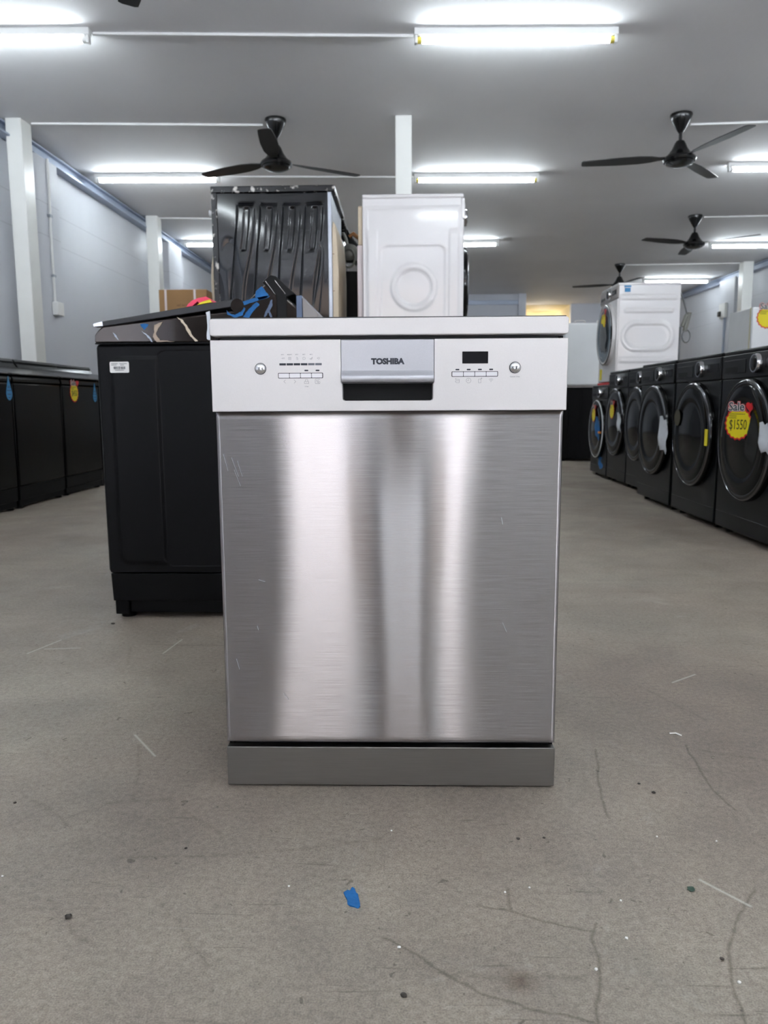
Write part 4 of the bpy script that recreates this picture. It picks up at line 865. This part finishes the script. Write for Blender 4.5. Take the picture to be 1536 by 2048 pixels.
rad = dict(pel=.14, bel=.13, chest=(.15, .11), neckb=.06, neck=.052, head0=.082, head1=.085, hipR=.088, kneR=.056, ankR=.04, toeR=.036, hipL=.088, kneL=.056, ankL=.04, toeL=.036, shR=.052, elR=.042, wrR=.026, haR=(.034, .018), shL=.052, elL=.042, wrL=.026, haL=(.034, .018))
names = list(joints); ix = {n: i for i, n in enumerate(names)}; pts = [joints[n] for n in names]; rd = [rad[n] for n in names]
ed = [('pel', 'bel'), ('bel', 'chest'), ('chest', 'neckb'), ('neckb', 'neck'), ('neck', 'head0'), ('head0', 'head1'), ('pel', 'hipR'), ('hipR', 'kneR'), ('kneR', 'ankR'), ('ankR', 'toeR'), ('pel', 'hipL'), ('hipL', 'kneL'), ('kneL', 'ankL'), ('ankL', 'toeL'), ('chest', 'shR'), ('shR', 'elR'), ('elR', 'wrR'), ('wrR', 'haR'), ('chest', 'shL'), ('shL', 'elL'), ('elL', 'wrL'), ('wrL', 'haL')]
edges = [(ix[a], ix[c]) for a, c in ed]
for s, hn in ((1, 'haR'), (-1, 'haL')):
    hx, hy, hzz = joints[hn]
    for k in range(4):
        q = (hx-s*.005, hy-.004, hzz-.018*k+.02); b0 = len(pts); pts += [q, (hx-s*.028, hy+.016, q[2]-.008), (hx-s*.045, hy+.022, q[2]-.012)]; rd += [.010, .009, .0075]; edges += [(ix[hn], b0), (b0, b0+1), (b0+1, b0+2)]
    b0 = len(pts); pts += [(hx-s*.012, hy-.012, hzz+.02), (hx-s*.035, hy-.014, hzz+.03)]; rd += [.011, .009]; edges += [(ix[hn], b0), (b0, b0+1)]
person = skin('person', pts, edges, rd, 'skin')
tag(person, 'person in grey shirt and dark trousers holding a phone low, mirrored in the steel door', 'person')
sub = lambda ns, k: ([joints[n] for n in ns], [tuple(v*k for v in rad[n]) if isinstance(rad[n], tuple) else rad[n]*k for n in ns])
tn = ['pel', 'bel', 'hipR', 'kneR', 'ankR', 'hipL', 'kneL', 'ankL']; p_, r_ = sub(tn, 1.16); r_[4] = r_[7] = .062; r_[0] = .172; r_[1] = .14
skin('trousers', p_, [(0, 1), (0, 2), (2, 3), (3, 4), (0, 5), (5, 6), (6, 7)], r_, 'denim', person)
tn = ['chest', 'neckb', 'bel', 'pel', 'shR', 'elR', 'shL', 'elL']; p_, r_ = sub(tn, 1.15); r_[0] = (.185, .15); r_[1] = .075; r_[2] = .165; r_[3] = .165
skin('shirt', p_, [(0, 1), (0, 2), (2, 3), (0, 4), (4, 5), (0, 6), (6, 7)], r_, 'grey_shirt', person)
for s in ('R', 'L'):
    a, c = joints['ank'+s], joints['toe'+s]; skin('shoe', [(a[0], a[1]-.04, .045), (a[0], a[1]+.04, .045), (c[0], c[1]+.02, .04)], [(0, 1), (1, 2)], [.044, .046, .04], 'shoe', person)
hx, hy, hz_ = joints['head1']
b = nb(); bmesh.ops.create_uvsphere(b, u_segments=24, v_segments=16, radius=.105)
for v in list(b.verts):
    if v.co.y > .045 and v.co.z < .045 or v.co.z < -.06: v.co *= .72
o = obj('hair', b, 'hair', person, smooth=80); o.location = (hx, hy-.015, hz_+.01)
b = nb(); prism(b, [(hy+.085, hz_-.075), (hy+.118, hz_-.082), (hy+.09, hz_-.03)], 'x', hx-.012, hx+.012); obj('nose', b, 'skin', person, .004)
b = nb()
for s in (-1, 1): lathe(b, [(0, -.012), (.012, -.006), (.012, .004), (0, .008)], (hx+s*.032, hy+.088, hz_-.035), 'y', 12)
obj('eyes', b, 'deep_black', person); b = nb(); box(b, hx-.025, hx+.025, hy+.078, hy+.09, hz_-.115, hz_-.106); obj('mouth', b, 'sticker_red', person, .003)
t = thing('phone', 'dark phone held low in both hands by the person', 'phone', (CAM.x, CAM.y-.016, CAM.z), YAW)
b = nb(); prism(b, rrect(-.036, .036, -.13, .026, .008, 4), 'y', -.005, .004); obj('case', b, 'deep_black', t, .001)
b = nb(); cyl(b, (0, 0, 0), .007, .0035, .006, 'y', 20); obj('lens', b, 'display_black', t)
